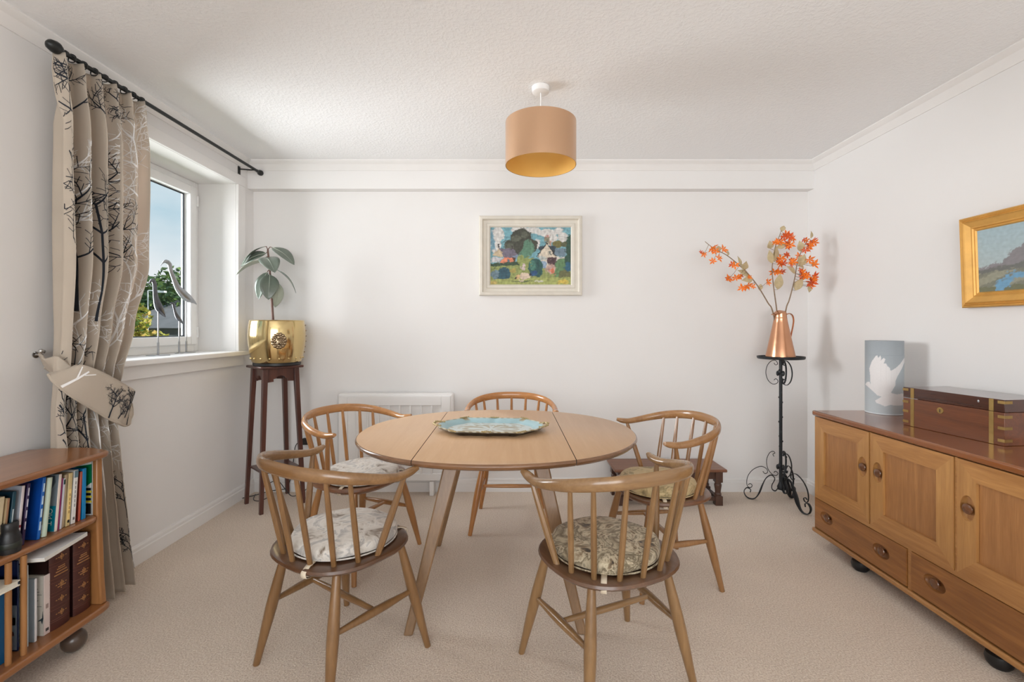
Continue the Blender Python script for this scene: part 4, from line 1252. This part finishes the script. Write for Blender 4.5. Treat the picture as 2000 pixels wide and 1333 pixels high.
# binoculars
q = Vector((-1.618, 1.435, UZ))
t = thing('binoculars', 'small black binoculars standing on the upper shelf in front of the books', 'binoculars', q, R(-20))
for s_ in (-1, 1):
    MB().lathe([(.004, 0), (.026, 0), (.027, .006), (.027, .045), (.024, .055), (.020, .068), (.021, .072), (.021, .092), (.018, .096), (.015, .090), (.004, .088)], 24, (0, s_ * .033, 0)).build('barrel', M['black'], t)
    MB().lathe([(.0275, .016), (.0285, .018), (.0285, .032), (.0275, .034)], 24, (0, s_ * .033, 0)).build('grip_ring', bmat((36, 40, 34)), t)
box(-.008, .008, -.02, .02, .03, .05).tube([(0, 0, .02), (0, 0, .075)], .008, 10).build('bridge', M['black'], t)

# ------------------------------------------------------------------ sideboard
SX = 1.66
SO = (1.89, 1.93, 0)
t = thing('sideboard', 'long elm sideboard with panelled doors and two drawers along the right wall', 'sideboard', SO)
SB = t
box(1.652, 2.118, 1.285, 2.562, .709, .736).build('top', M['side_top'], t, SO, bevel=.007)
box(SX + .026, 2.115, 1.30, 2.550, .088, .709).build('carcass', M['side_y'], t, SO)
box(SX + .004, SX + .026, 1.30, 2.550, .257, .274).box(SX + .004, SX + .026, 2.5485, 2.5535, .09, .705).box(SX + .004, SX + .026, 1.931, 1.949, .09, .257).box(SX + .004, SX + .026, 1.731, 1.741, .274, .705).box(SX + .004, SX + .026, 2.150, 2.158, .274, .705).build('face_frame', M['side_y'], t, SO)
box(1.650, 2.115, 1.285, 2.560, .068, .090).build('bottom_board', M['side_y'], t, SO, bevel=.007)
DOORS = ((2.160, 2.547, 'n'), (1.743, 2.148, 'f'), (1.308, 1.729, 'f'))   # handle on the near or the far stile
DZ0, DZ1, SW = .276, .704, .072
def door(y0, y1, hs):
    d_ = box(SX + .010, SX + .022, y0 + .03, y1 - .03, DZ0 + .03, DZ1 - .03).build('door', M['side_p'], SB, SO)
    Mx = Matrix(((0, 0, 1, SX), (1, 0, 0, 0), (0, 1, 0, 0), (0, 0, 0, 1)))
    out = []
    st_l = [(y0, DZ0), (y0 + SW, DZ0 + SW), (y0 + SW, DZ1 - SW), (y0, DZ1)]
    st_r = [(y1 - SW, DZ0 + SW), (y1, DZ0), (y1, DZ1), (y1 - SW, DZ1 - SW)]
    ra_b = [(y0, DZ0), (y1, DZ0), (y1 - SW, DZ0 + SW), (y0 + SW, DZ0 + SW)]
    ra_t = [(y0 + SW, DZ1 - SW), (y1 - SW, DZ1 - SW), (y1, DZ1), (y0, DZ1)]
    hy = y0 + .040 if hs == 'n' else y1 - .040
    for nm, pl, mt in (('stile', st_l, 'side_z'), ('stile', st_r, 'side_z'), ('rail', ra_b, 'side_y'), ('rail', ra_t, 'side_y')):
        o = MB().prism(pl, 0, .024, Mx).build(nm, M[mt], d_, SO)
        if nm == 'stile' and ((pl is st_l) == (hs == 'n')):
            carve(o, [((SX - SO[0] + .001, hy - SO[1], .530), (.0205, .028, .047))])
    knob(d_, hy, .528)
def knob(parent, y_, z_):
    Mx = Matrix.Translation((SX - SO[0], y_ - SO[1], z_)) @ Matrix.Rotation(R(-90), 4, 'Y')
    MB().lathe([(.004, -.0195), (.008, -.0195), (.008, -.012), (.011, -.007), (.0175, -.004), (.0195, -.001), (.018, .003), (.011, .0055), (.003, .006)], 28, (0, 0, 0), Mx).build('knob', M['knob'], parent)
for y0, y1, hs in DOORS:
    door(y0, y1, hs)
for y0, y1, ks in ((1.952, 2.546, (2.452, 2.088)), (1.312, 1.929, (1.822, 1.44))):
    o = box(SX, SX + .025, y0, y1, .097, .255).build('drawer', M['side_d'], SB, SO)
    carve(o, [((SX - SO[0] + .001, k - SO[1], .180), (.0205, .048, .030)) for k in ks])
    for k in ks:
        knob(o, k, .180)
for x_, y_ in ((1.705, 2.27), (1.705, 1.62), (2.06, 2.27), (2.06, 1.62)):
    MB().lathe([(.004, 0), (.026, 0), (.036, .012), (.040, .028), (.036, .045), (.022, .055), (.02, .07), (.004, .07)], 24, (x_, y_, 0)).build('foot', M['black'], SB, SO)

# canister with a dove
cz, cr, chh = .7365, .083, .388
cx, cy = 1.985, 2.475
t = thing('dove_canister', 'tall grey-blue cardboard tube printed with a white dove, on the sideboard', 'canister', (cx, cy, cz))
dove = [(38, 760), (60, 715), (95, 705), (105, 740), (100, 600), (90, 500), (120, 390), (170, 300), (190, 290), (200, 330), (225, 292), (235, 330), (230, 370), (265, 325), (285, 345), (265, 410), (295, 410), (310, 450), (335, 470), (345, 520), (400, 480), (460, 410), (510, 320), (512, 380), (480, 480), (430, 590), (405, 660), (400, 740), (375, 790), (350, 850), (420, 870), (480, 858), (512, 880), (512, 950), (490, 980), (490, 1035), (430, 1040), (340, 1030), (280, 1058), (220, 1030), (180, 1020), (160, 985), (240, 915), (190, 900), (140, 850), (90, 800)]
def inside(px, py, poly):
    c = False
    n_ = len(poly)
    for i in range(n_):
        x1, y1 = poly[i]; x2, y2 = poly[i - 1]
        if (y1 > py) != (y2 > py) and px < (x2 - x1) * (py - y1) / (y2 - y1) + x1:
            c = not c
    return c
fa = math.atan2(-cy, -cx)
rings, cols = [], []
NV, NU = 150, 240
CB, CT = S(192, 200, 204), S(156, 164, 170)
rg_ = random.Random(5)
for j in range(NV + 1):
    z_ = chh * j / NV
    rg = []
    for i in range(NU):
        a = 2 * math.pi * i / NU
        rg.append((cr * math.cos(a), cr * math.sin(a), z_))
        da = (a - fa + math.pi) % (2 * math.pi) - math.pi
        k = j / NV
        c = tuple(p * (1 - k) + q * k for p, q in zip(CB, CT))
        if abs(da) < 1.57:
            px = 270 + 240 * math.sin(da); py = 1190 - k * 1120
            if inside(px, py, dove):
                g_ = .80 + .03 * rg_.random() - (.05 if abs(math.sin(px * .05 + 1.0)) < .12 and 400 < py < 700 else 0)
                c = (g_ * .98, g_ * .955, g_ * .95)
        cols.append(c)
    rings.append(rg)
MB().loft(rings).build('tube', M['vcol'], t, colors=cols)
MB().lathe([(cr, .312), (cr + .0006, .3125), (cr + .0006, .3135), (cr, .314)], 60).build('lid_seam', bmat((150, 160, 166)), t)
MB().lathe([(cr + .0002, .0), (cr + .0012, .001), (cr + .0012, .006), (cr + .0002, .007)], 60).build('base_rim', bmat((210, 216, 220)), t)

# brass-bound writing box
a_, b_ = P(1762, 830, 2.173), P(1957, 872, 1.777)
bl = .405
ang = math.atan2(-(b_.x - a_.x), (a_.y - b_.y))
ang = math.atan2((b_.x - a_.x), (a_.y - b_.y))
t = thing('writing_box', 'brass-bound rosewood writing box on the sideboard beside the dove tube', 'box', (1.858, 1.972, .7365), R(0))
t.rotation_euler = (0, 0, R(7))
# local: -x is the front face, y along
W0, W1, Lh, HB, HL = 0.0, .232, .203, .128, .178
box(W0, W1, -Lh, Lh, 0, HB).build('body', M['rosewood'], t, bevel=.0015)
ld = box(W0, W1, -Lh, Lh, HB + .0015, HL).build('lid', M['rosewood_dark'], t, bevel=.0015)
br = MB()
for y0 in (-Lh + .036, Lh - .052):
    box(W0 - .0012, W0, y0, y0 + .016, .001, HB).build('brass_strap', M['brass'], t)
    box(W0 - .0012, W0, y0, y0 + .016, HB + .002, HL - .001).build('brass_strap', M['brass'], ld)
for z_ in (.014, .062, .106):
    box(W0 - .0014, W0 + .034, -Lh - .0014, -Lh + .022, z_, z_ + .011).build('corner_strap', M['brass'], t)
    box(W0 - .0014, W0 + .026, Lh - .026, Lh + .0014, z_, z_ + .011).build('corner_strap', M['brass'], t)
box(W0 - .0014, W0 + .034, -Lh - .0014, -Lh + .022, HL - .016, HL - .005).build('corner_strap', M['brass'], ld)
box(W0 - .0014, W0 + .026, Lh - .026, Lh + .0014, HL - .016, HL - .005).build('corner_strap', M['brass'], ld)
Mx = Matrix.Translation((W0 - .0001, .035, .096)) @ Matrix.Rotation(R(-90), 4, 'Y')
MB().lathe([(.002, 0), (.014, 0), (.0135, .0015), (.002, .0018)], 20, (0, 0, 0), Mx).build('escutcheon', M['brass'], t)
box(W0 - .0026, W0 - .0017, .0335, .0365, .088, .102).build('keyhole', M['black'], t)
box(W0 - .001, W0 + .0005, Lh - .07, Lh, HB, HB + .0028).build('brass_edge', M['silver'], t)
MB().ball((W0, -Lh + .09, HL - .018), .0015, .004, .006, 8, 6).build('inlay', M['silver'], ld)

# ------------------------------------------------------------------ pictures
def paint(W, H, nx, nz, col_fn, jitter, seed, stroke=1.0):
    rnd_ = random.Random(seed)
    vs, cols = [], []
    for j in range(nz + 1):
        for i in range(nx + 1):
            u, v = i / nx, 1 - j / nz
            vs.append((-W / 2 + W * u, 0, H / 2 - H * v if False else -H / 2 + H * (1 - v)))
            # brush strokes: warp the outlines, dab in neighbouring colours, vary the tone along short strokes
            wx = noise.noise((u * 14, v * 14, seed)) * .016 + noise.noise((u * 45, v * 45, seed + 5)) * .008
            wy = noise.noise((u * 14, v * 14, seed + 9)) * .016 + noise.noise((u * 45, v * 45, seed + 13)) * .008
            uu, vv = u + wx + rnd_.gauss(0, jitter * .6), v + wy + rnd_.gauss(0, jitter * .6)
            c = col_fn(uu, vv)
            d1 = noise.noise((u * 30, v * 22, seed + 20))
            if d1 > .12:
                c2 = col_fn(min(.98, max(.02, uu + .05 * noise.noise((u * 9, v * 9, seed + 30)))), min(.98, max(.02, vv + .07 * noise.noise((u * 9, v * 9, seed + 40)))))
                c = tuple(.35 * p + .65 * q for p, q in zip(c, c2))
            k = 1 + stroke * (.36 * noise.noise((u * 38, v * 20, seed + 50)) + .22 * noise.noise((u * 16, v * 60, seed + 60)) + rnd_.uniform(-.05, .05))
            g_ = (c[0] + c[1] + c[2]) / 3
            c = tuple(.86 * q + .14 * g_ for q in c)
            k *= .93
            cols.append(tuple(min(1, max(0, q * k)) for q in c))
    fs = [(j * (nx + 1) + i, j * (nx + 1) + i + 1, (j + 1) * (nx + 1) + i + 1, (j + 1) * (nx + 1) + i) for j in range(nz) for i in range(nx)]
    mb = MB(); mb.v = vs; mb.f = fs
    return mb, cols
OPS = []   # cottage landscape, in crop pixels (262..1290 x 310..1025)
def el(cx_, cy_, rx_, ry_, c): OPS.append(('e', cx_, cy_, rx_, ry_, S(*c)))
def po(pts, c): OPS.append(('p', pts, S(*c)))
po([(200, 250), (1350, 250), (1350, 800), (200, 800)], (112, 172, 186))
for q in ((360, 400, 80, 90), (330, 520, 70, 120), (640, 340, 120, 40), (800, 350, 110, 40), (1000, 380, 120, 50), (1140, 360, 60, 45), (1190, 430, 70, 60), (900, 390, 50, 20), (1060, 450, 60, 50), (860, 520, 40, 60)): el(*q, (214, 212, 208))
po([(270, 330), (290, 330), (320, 560), (265, 600)], (120, 168, 190))
for q in ((660, 430, 140, 100), (560, 540, 120, 90), (770, 540, 95, 95), (640, 580, 120, 80), (820, 510, 40, 40)): el(*q, (72, 74, 62))
for q in ((590, 450, 60, 40), (700, 400, 50, 40), (510, 560, 50, 50)): el(*q, (96, 100, 84))
el(1130, 520, 70, 45, (122, 116, 60)); el(1220, 520, 40, 35, (96, 100, 70))
po([(200, 770), (1350, 740), (1350, 1100), (200, 1100)], (150, 162, 88))
po([(370, 570), (560, 580), (620, 700), (440, 690)], (118, 110, 128)); po([(540, 680), (615, 640), (620, 710)], (124, 146, 170))
po([(370, 570), (290, 660), (440, 685)], (206, 184, 148)); po([(290, 680), (430, 690), (360, 750), (262, 748)], (204, 202, 206))
po([(440, 690), (545, 690), (545, 745), (380, 750)], (232, 134, 92)); po([(480, 705), (500, 705), (500, 745), (480, 745)], (70, 120, 140)); po([(545, 690), (580, 690), (580, 740), (545, 745)], (96, 66, 50))
po([(358, 515), (378, 515), (378, 570), (358, 560)], (60, 56, 56)); po([(528, 540), (548, 540), (548, 590), (528, 580)], (70, 66, 62))
po([(262, 762), (640, 735), (640, 785), (262, 800)], (60, 84, 62))
po([(885, 545), (1095, 540), (1095, 650), (885, 600)], (58, 74, 84)); po([(1090, 570), (1240, 580), (1215, 675), (1090, 665)], (112, 136, 152))
po([(1100, 672), (1220, 680), (1220, 760), (1100, 740)], (216, 208, 196))
po([(955, 430), (1015, 430), (1015, 520), (955, 500)], (138, 134, 112)); po([(965, 405), (1005, 405), (1005, 440), (965, 440)], (190, 130, 116)); po([(1010, 480), (1045, 480), (1045, 540), (1010, 530)], (190, 150, 130))
po([(985, 495), (862, 650), (905, 700), (905, 830), (1090, 800), (1105, 660)], (50, 50, 50)); po([(985, 515), (876, 655), (905, 690), (905, 830), (1080, 800), (1090, 665)], (222, 208, 186))
po([(905, 735), (980, 735), (980, 825), (905, 825)], (146, 172, 198)); po([(985, 685), (1095, 690), (1100, 780), (990, 760)], (84, 58, 64)); po([(1018, 610), (1042, 610), (1042, 660), (1018, 660)], (100, 110, 104)); po([(870, 675), (980, 670), (980, 715), (905, 720)], (178, 184, 180))
for q in ((750, 570, 75, 110), (700, 640, 60, 70)): el(*q, (92, 138, 112))
for q in ((650, 720, 50, 60), (700, 800, 70, 80), (760, 720, 90, 30)): el(*q, (150, 162, 86))
el(690, 810, 25, 45, (214, 190, 190))
for q in ((840, 810, 95, 110), (870, 860, 60, 70)): el(*q, (44, 92, 88))
el(800, 790, 40, 60, (70, 128, 112)); el(820, 885, 50, 30, (36, 84, 132))
for q in ((440, 890, 85, 80), (390, 930, 40, 50)): el(*q, (44, 88, 104))
el(320, 900, 50, 60, (108, 136, 150)); el(550, 850, 40, 30, (176, 160, 76))
for q in ((1170, 800, 80, 110), (1120, 870, 60, 60)): el(*q, (98, 138, 92))
el(1210, 900, 80, 60, (110, 112, 70)); el(1040, 830, 60, 60, (196, 160, 146)); el(1055, 855, 30, 30, (220, 120, 80))
for q in ((1270, 560, 45, 170), (1260, 720, 50, 80)): el(*q, (52, 88, 72))
el(1255, 800, 40, 60, (40, 100, 128))
po([(262, 960), (1290, 930), (1290, 1030), (262, 1030)], (168, 176, 92)); po([(500, 985), (860, 975), (700, 1000)], (96, 110, 70))
el(700, 920, 80, 42, (224, 200, 176)); el(610, 925, 36, 32, (216, 176, 120)); el(585, 945, 12, 12, (40, 40, 40)); el(770, 895, 18, 22, (50, 50, 60))
el(1200, 990, 70, 28, (216, 188, 60)); el(300, 1000, 50, 20, (200, 176, 90)); el(880, 985, 60, 14, (206, 204, 180))
def cottage(u, v):
    x_, y_ = 262 + u * 1028, 310 + v * 715
    c = (0.3, 0.4, 0.4)
    for o_ in OPS:
        if o_[0] == 'e':
            if ((x_ - o_[1]) / o_[3]) ** 2 + ((y_ - o_[2]) / o_[4]) ** 2 < 1: c = o_[5]
        elif inside(x_, y_, o_[1]): c = o_[2]
    return c
def frame_side(mb, W, H, prof):
    """mitred frame: prof = [(inset from outer edge, height out of the wall)]"""
    rings = []
    for ins, up_ in prof:
        x_, z_ = W / 2 - ins, H / 2 - ins
        rings.append([(-x_, -up_, -z_), (x_, -up_, -z_), (x_, -up_, z_), (-x_, -up_, z_)])
    return rings
def picture_frame(parent, W, H, prof, mat):
    rings = frame_side(None, W, H, prof)
    for k in range(4):
        mb = MB()
        mb.loft([[r[k] for r in rings], [r[(k + 1) % 4] for r in rings]])
        mb.build('frame_rail', mat, parent, angle=15)
pw, ph = .747, .578
pc = P(1036.5, 499.5, YB - .03)
t = thing('cottage_painting', 'oil painting of cottages and trees in an off-white frame on the back wall', 'painting', (pc.x, YB - .001, pc.z))
picture_frame(t, pw, ph, [(0, 0), (0, .030), (.006, .034), (.022, .036), (.027, .030), (.030, .018), (.052, .016), (.056, .022), (.072, .022), (.082, .010), (.082, 0)], M['frame_white'])
cw, chh2 = pw - .162, ph - .162
mb, cols = paint(cw, chh2, 230, 160, cottage, .0045, 2)
for i, v_ in enumerate(mb.v): mb.v[i] = (v_[0], -.012, v_[2])
mb.build('canvas', M['vcol'], t, colors=cols)
box(-pw / 2 + .01, pw / 2 - .01, -.006, -.0005, -ph / 2 + .01, ph / 2 - .01).build('backing_board', M['paper'], t)

gh, gw = .418, .66
t = thing('hill_painting', 'landscape painting of hills and a blue river in a gilt frame on the right wall', 'painting', (XR - .003, 2.178 - gw / 2, 1.496))
t.rotation_euler = (R(-2.2), 0, R(-90))
t.rotation_euler = (Matrix.Rotation(R(-90), 3, 'Z') @ Matrix.Rotation(R(2.0), 3, 'X')).to_euler()
t.location.x = XR - .012
picture_frame(t, gw, gh, [(0, 0), (0, .022), (.005, .027), (.010, .024), (.014, .029), (.018, .025), (.023, .030), (.027, .026), (.048, .016), (.054, .018), (.058, .012), (.064, .014), (.070, .006), (.070, 0)], M['gold'])
def hills(u, v):
    if v < .97 and v < .60 - .10 * math.sin(u * 2.2) - max(0, u - .18) * 1.2 + .02 * math.sin(u * 40):
        return S(int(168 + 20 * v), int(196 + 4 * v), int(206 - 8 * v))
    if v < .64 - .12 * u + .015 * math.sin(u * 30): return S(142, 138, 142)
    if v < .70 - .05 * u: return S(116, 118, 114)
    r1 = .95 - (u - .14) * .9 if u < .28 else .78 - (u - .28) * .12
    if u > .14 and abs(v - r1) < (.10 if u < .26 else .035): return S(110, 168, 206)
    if v > .93: return S(120, 122, 92)
    return S(158, 158, 136) if math.sin(u * 23 + v * 31) > -.3 else S(132, 134, 118)
mb, cols = paint(gw - .138, gh - .138, 130, 80, hills, .006, 4, .3)
for i, v_ in enumerate(mb.v): mb.v[i] = (v_[0], -.008, v_[2])
mb.build('canvas', M['vcol'], t, colors=cols)
box(-gw / 2 + .01, gw / 2 - .01, -.005, -.0005, -gh / 2 + .01, gh / 2 - .01).build('backing_board', M['paper'], t)

# ------------------------------------------------------------------ small oak bench
t = thing('oak_bench', 'low oak bench with turned legs against the back wall, behind a chair', 'bench', (1.045, 3.21, 0))
box(-.378, .378, -.135, .135, .226, .246).build('top', M['bench'], t, bevel=.007)
for sx in (-1, 1):
    for sy in (-1, 1):
        x_, y_ = sx * .328, sy * .098
        leg = MB().box(x_ - .024, x_ + .024, y_ - .024, y_ + .024, .155, .226).box(x_ - .024, x_ + .024, y_ - .024, y_ + .024, 0, .062)
        leg.lathe([(.024, .062), (.020, .066), (.024, .074), (.018, .082), (.019, .10), (.023, .125), (.024, .138), (.019, .146), (.023, .151), (.022, .155)], 18, (x_, y_, 0))
        leg.build('leg', M['bench_leg'], t, bevel=.0015)
for sy in (-1, 1):
    box(-.306, .306, sy * .098 - .009, sy * .098 + .009, .175, .226).build('apron', M['bench_leg'], t)
    box(-.306, .306, sy * .098 - .011, sy * .098 + .011, .03, .054).build('stretcher', M['bench_leg'], t)
for sx in (-1, 1):
    box(sx * .328 - .009, sx * .328 + .009, -.076, .076, .175, .226).build('apron', M['bench_leg'], t)
    box(sx * .328 - .011, sx * .328 + .011, -.076, .076, .03, .054).build('stretcher', M['bench_leg'], t)

# ------------------------------------------------------------------ wrought iron pedestal, jug, sprays
IX, IY = 1.802, 3.12
t = thing('iron_pedestal', 'black wrought-iron pedestal with scrolled feet in the right corner', 'pedestal', (IX, IY, 0))
def radial(pts, a):
    return [(r_ * math.cos(a), r_ * math.sin(a), z_) for r_, z_ in pts]
LEG = smooth_path([(.012, .115), (.03, .085), (.05, .092), (.052, .12), (.035, .165), (.055, .188), (.085, .165), (.108, .115), (.130, .05), (.155, .012), (.185, .004), (.212, .018), (.222, .05), (.205, .076), (.182, .068), (.184, .048)], 5)
UPS = smooth_path([(.196, .098), (.184, .108), (.172, .098), (.180, .082), (.198, .084), (.206, .115), (.196, .165), (.165, .21), (.12, .238), (.086, .228), (.078, .204), (.094, .192), (.106, .206)], 5)
CSC = smooth_path([(.030, .318), (.044, .322), (.046, .340), (.028, .350), (.014, .345), (.044, .352), (.07, .32), (.082, .275), (.074, .225), (.05, .192), (.026, .190), (.016, .206), (.030, .218), (.040, .208)], 4)
CSC = smooth_path([(.040, .318), (.046, .332), (.034, .342), (.046, .352), (.068, .335), (.084, .285), (.076, .228), (.05, .194), (.026, .190), (.016, .206), (.030, .218), (.040, .208)], 4)
TOP = smooth_path([(.040, .955), (.030, .942), (.018, .950), (.030, .972), (.055, .968), (.080, .935), (.088, .885), (.076, .838), (.05, .812), (.024, .816), (.016, .834), (.028, .848), (.040, .838)], 4)
for k, a in enumerate((R(150), R(-72), R(38))):
    n_ = len(LEG)
    side = (-math.sin(a), math.cos(a), 0)
    wd = [.011 + .009 * math.exp(-((i / n_ - .50) / .05) ** 2) - .006 * (i / n_ > .9) for i in range(n_)]
    MB().tube(radial(LEG, a), wd, 8, up=side, rad2=[.003 + .003 * math.exp(-((i / n_ - .50) / .05) ** 2) for i in range(n_)]).build('leg', M['iron'], t)
    for nm, cv, w_ in (('scroll', UPS, .006), ('scroll', CSC, .006), ('scroll', TOP, .006)):
        MB().tube(radial(cv, a), w_, 8, up=side, rad2=.0022).build(nm, M['iron'], t)
MB().tube([(0, 0, .10), (0, 0, .985)], .0105, 12).lathe([(.004, .095), (.02, .10), (.022, .12), (.014, .14), (.011, .15)], 14).build('pole', M['iron'], t)
for k in range(14):
    a = R(137.5 * k + 60); z_ = .36 + k * .033
    MB().ball((.0105 * math.cos(a), .0105 * math.sin(a), z_), .0055, None, .007, 6, 4).build('thorn', M['iron'], t)
lf = MB()
for zc_ in (.25, .885):
    for k in range(5):
        a = 2 * math.pi * k / 5
        lf.ball((.018 * math.cos(a), .018 * math.sin(a), zc_ + .012 * (k % 2)), .010, .010, .018, 8, 5)
lf.build('rosette', M['iron'], t)
MB().lathe([(.004, .984), (.138, .984), (.143, .988), (.145, 1.002), (.142, 1.002), (.139, .993), (.004, .992)], 56).build('tray', M['iron'], t)

JX, JY, JZ = IX - .002, IY, .993
t = thing('copper_jug', 'tapered copper jug standing on the iron pedestal', 'jug', (JX, JY, JZ))
MB().lathe([(.01, .0), (.089, .0), (.091, .004), (.0905, .01), (.074, .09), (.058, .17), (.045, .235), (.0405, .262), (.041, .266), (.039, .270), (.0395, .276), (.037, .300), (.0375, .303), (.0355, .302), (.036, .28), (.037, .262), (.05, .2), (.084, .012), (.01, .008)], 56).build('body', M['copper'], t)
Mt = Matrix.Translation((-.012, 0, .303)) @ Matrix.Rotation(R(-14), 4, 'Y')
MB().lathe([(.004, .018), (.012, .016), (.03, .008), (.047, .0), (.046, -.004), (.03, .003), (.004, .012)], 36, (0, 0, 0), Mt).build('lip', M['copper'], t)
hp = smooth_path([(.040, 0, .292), (.058, -.004, .298), (.076, -.006, .286), (.084, -.008, .255), (.080, -.008, .215), (.070, -.008, .165), (.064, -.008, .12), (.068, -.006, .075), (.076, -.004, .06)], 5)
MB().tube(hp, [.011 - .00014 * i for i in range(len(hp))], 10, up=(0, 1, 0), rad2=.0035).build('handle', M['copper'], t)

def flower_mb(c, r_, rnd_):
    mb = MB()
    ax_ = Vector((rnd_.uniform(-.6, .6), -.8, rnd_.uniform(-.6, .4))).normalized()
    u = ax_.orthogonal().normalized(); w_ = ax_.cross(u)
    c = Vector(c)
    for k in range(6):
        a = 2 * math.pi * k / 6 + rnd_.uniform(-.2, .2)
        d_ = u * math.cos(a) + w_ * math.sin(a); e_ = u * -math.sin(a) + w_ * math.cos(a)
        ln = r_ * rnd_.uniform(.8, 1.2)
        mb.add([c, c + d_ * ln * .5 + e_ * ln * .20 + ax_ * ln * .2, c + d_ * ln + ax_ * ln * .35, c + d_ * ln * .5 - e_ * ln * .20 + ax_ * ln * .2], [(0, 1, 2, 3)])
    mb.ball(c + ax_ * .002, .004, None, None, 6, 4)
    return mb
JT = Vector((JX, JY, JZ + .30))
def spray(label, stem_px, depths, flowers, leaves, seed):
    rnd_ = random.Random(seed)
    t = thing('flower_spray', label, 'flowers', JT, 0, 'dried flower sprays in the copper jug')
    pts = [Vector((JX + (stem_px[0][0] - 1523) * .0006, JY, JZ + .10))] + [P(x_, y_, d_) for (x_, y_), d_ in zip(stem_px, depths)]
    sp = [Vector(q) for q in smooth_path(pts, 5)]
    MB().tube(sp, [.0048 - .0032 * i / len(sp) for i in range(len(sp))], 7).build('stem', M['twig'], t, JT)
    def near(p):
        return min(sp[6:], key=lambda q: (q - p).length)
    for x_, y_, s_ in flowers:
        p0 = P(x_, y_, 3.1)
        p = P(x_, y_, near(p0).y + rnd_.uniform(-.04, .03))
        mt = M['petal'] if rnd_.random() < .75 else M['petal2']
        f_ = flower_mb(p, .026 * s_, rnd_).build('flower', mt, t, JT, smooth=False, solid=.0008)
        q = near(p)
        MB().tube([q, (q + p) / 2 + Vector((0, 0, -.006)), p], .0014, 5).build('flower_stalk', M['twig'], f_, JT)
        if rnd_.random() < .5:
            flower_mb(p + Vector((rnd_.uniform(-.014, .014), .012, rnd_.uniform(-.014, .014))), .022 * s_, rnd_).build('flower', M['petal2'] if mt is M['petal'] else M['petal'], t, JT, smooth=False, solid=.0008)
    for x0, y0, x1, y1, w_ in leaves:
        a_ = P(x0, y0, 3.1); a_ = P(x0, y0, near(a_).y); dd = a_.y + rnd_.uniform(-.05, .04)
        leaf_mb(a_, P(x1, y1, dd), w_ * .0034, Vector((rnd_.uniform(-.8, .8), -1, rnd_.uniform(-.3, .6))), .06, .25, True).build('leaf', M['dryleaf'], t, JT, solid=.0008)
        q = near(a_)
        if (q - a_).length > .012:
            MB().tube([q, a_], .0014, 5).build('leaf_stalk', M['twig'], t, JT)
    return t
spray('orange flower spray in the copper jug arching out to the left', [(1509, 608), (1500, 592), (1482, 562), (1462, 536), (1440, 515), (1418, 498), (1398, 488), (1384, 478), (1377, 472)],
      [3.12, 3.11, 3.09, 3.07, 3.05, 3.03, 3.02, 3.01, 3.01],
      [(1374, 497, 1), (1390, 487, 1), (1397, 491, 1.1), (1412, 488, 1.2), (1395, 483, .9), (1392, 511, 1), (1404, 505, 1.1), (1435, 519, 1.2), (1422, 546, 1.2), (1437, 543, 1.1), (1444, 541, 1), (1461, 558, 1.3), (1449, 563, 1.2), (1456, 561, 1), (1499, 551, 1.3), (1464, 541, .8), (1470, 560, .8)],
      [(1421, 500, 1418, 486, 10), (1445, 520, 1440, 500, 12), (1452, 527, 1458, 510, 13), (1462, 540, 1440, 528, 14), (1470, 545, 1448, 548, 14), (1484, 568, 1486, 555, 9), (1455, 530, 1446, 515, 14), (1405, 492, 1402, 480, 9)], 21)
spray('orange flower spray rising upright in the middle of the copper jug', [(1517, 606), (1515, 590), (1511, 560), (1508, 530), (1510, 505), (1515, 480), (1522, 462), (1526, 450)],
      [3.12, 3.12, 3.13, 3.14, 3.14, 3.13, 3.12, 3.12],
      [(1520, 475, 1.3), (1530, 462, 1.3), (1536, 458, 1.2), (1541, 463, 1.4), (1547, 466, 1.2), (1543, 478, 1.3), (1536, 476, 1.1), (1524, 473, 1.2), (1512, 531, 1.2), (1519, 531, 1.1), (1527, 530, 1), (1525, 505, 1.3), (1530, 515, 1.4), (1523, 512, 1.2), (1536, 498, 1), (1515, 474, 1)],
      [(1527, 453, 1531, 441, 10), (1505, 486, 1503, 470, 12), (1508, 515, 1502, 488, 13), (1512, 512, 1514, 485, 16), (1510, 508, 1516, 480, 16), (1519, 566, 1524, 534, 16), (1516, 484, 1540, 477, 10)], 22)
spray('orange flower spray leaning right towards the wall in the copper jug', [(1535, 606), (1541, 588), (1547, 566), (1553, 540), (1557, 515), (1565, 492), (1574, 475), (1580, 466)],
      [3.12, 3.11, 3.10, 3.09, 3.08, 3.07, 3.06, 3.06],
      [(1587, 470, 1.4), (1591, 474, 1.1), (1574, 470, 1), (1581, 480, 1.3), (1578, 486, 1.2), (1572, 489, 1.1), (1580, 507, 1.3), (1550, 511, 1.3), (1546, 513, 1), (1590, 517, 1.4), (1568, 533, 1.2), (1572, 541, 1.4), (1565, 535, 1.1), (1590, 541, 1.4), (1585, 552, 1.5), (1582, 558, 1.3), (1589, 546, 1.2), (1576, 536, 1), (1560, 500, 1)],
      [(1583, 466, 1584, 451, 10), (1565, 492, 1561, 470, 15), (1563, 520, 1572, 496, 16), (1560, 512, 1574, 500, 14), (1553, 568, 1568, 543, 16), (1580, 560, 1580, 572, 9), (1553, 535, 1536, 520, 12), (1570, 525, 1556, 517, 10), (1585, 520, 1596, 512, 8)], 23)
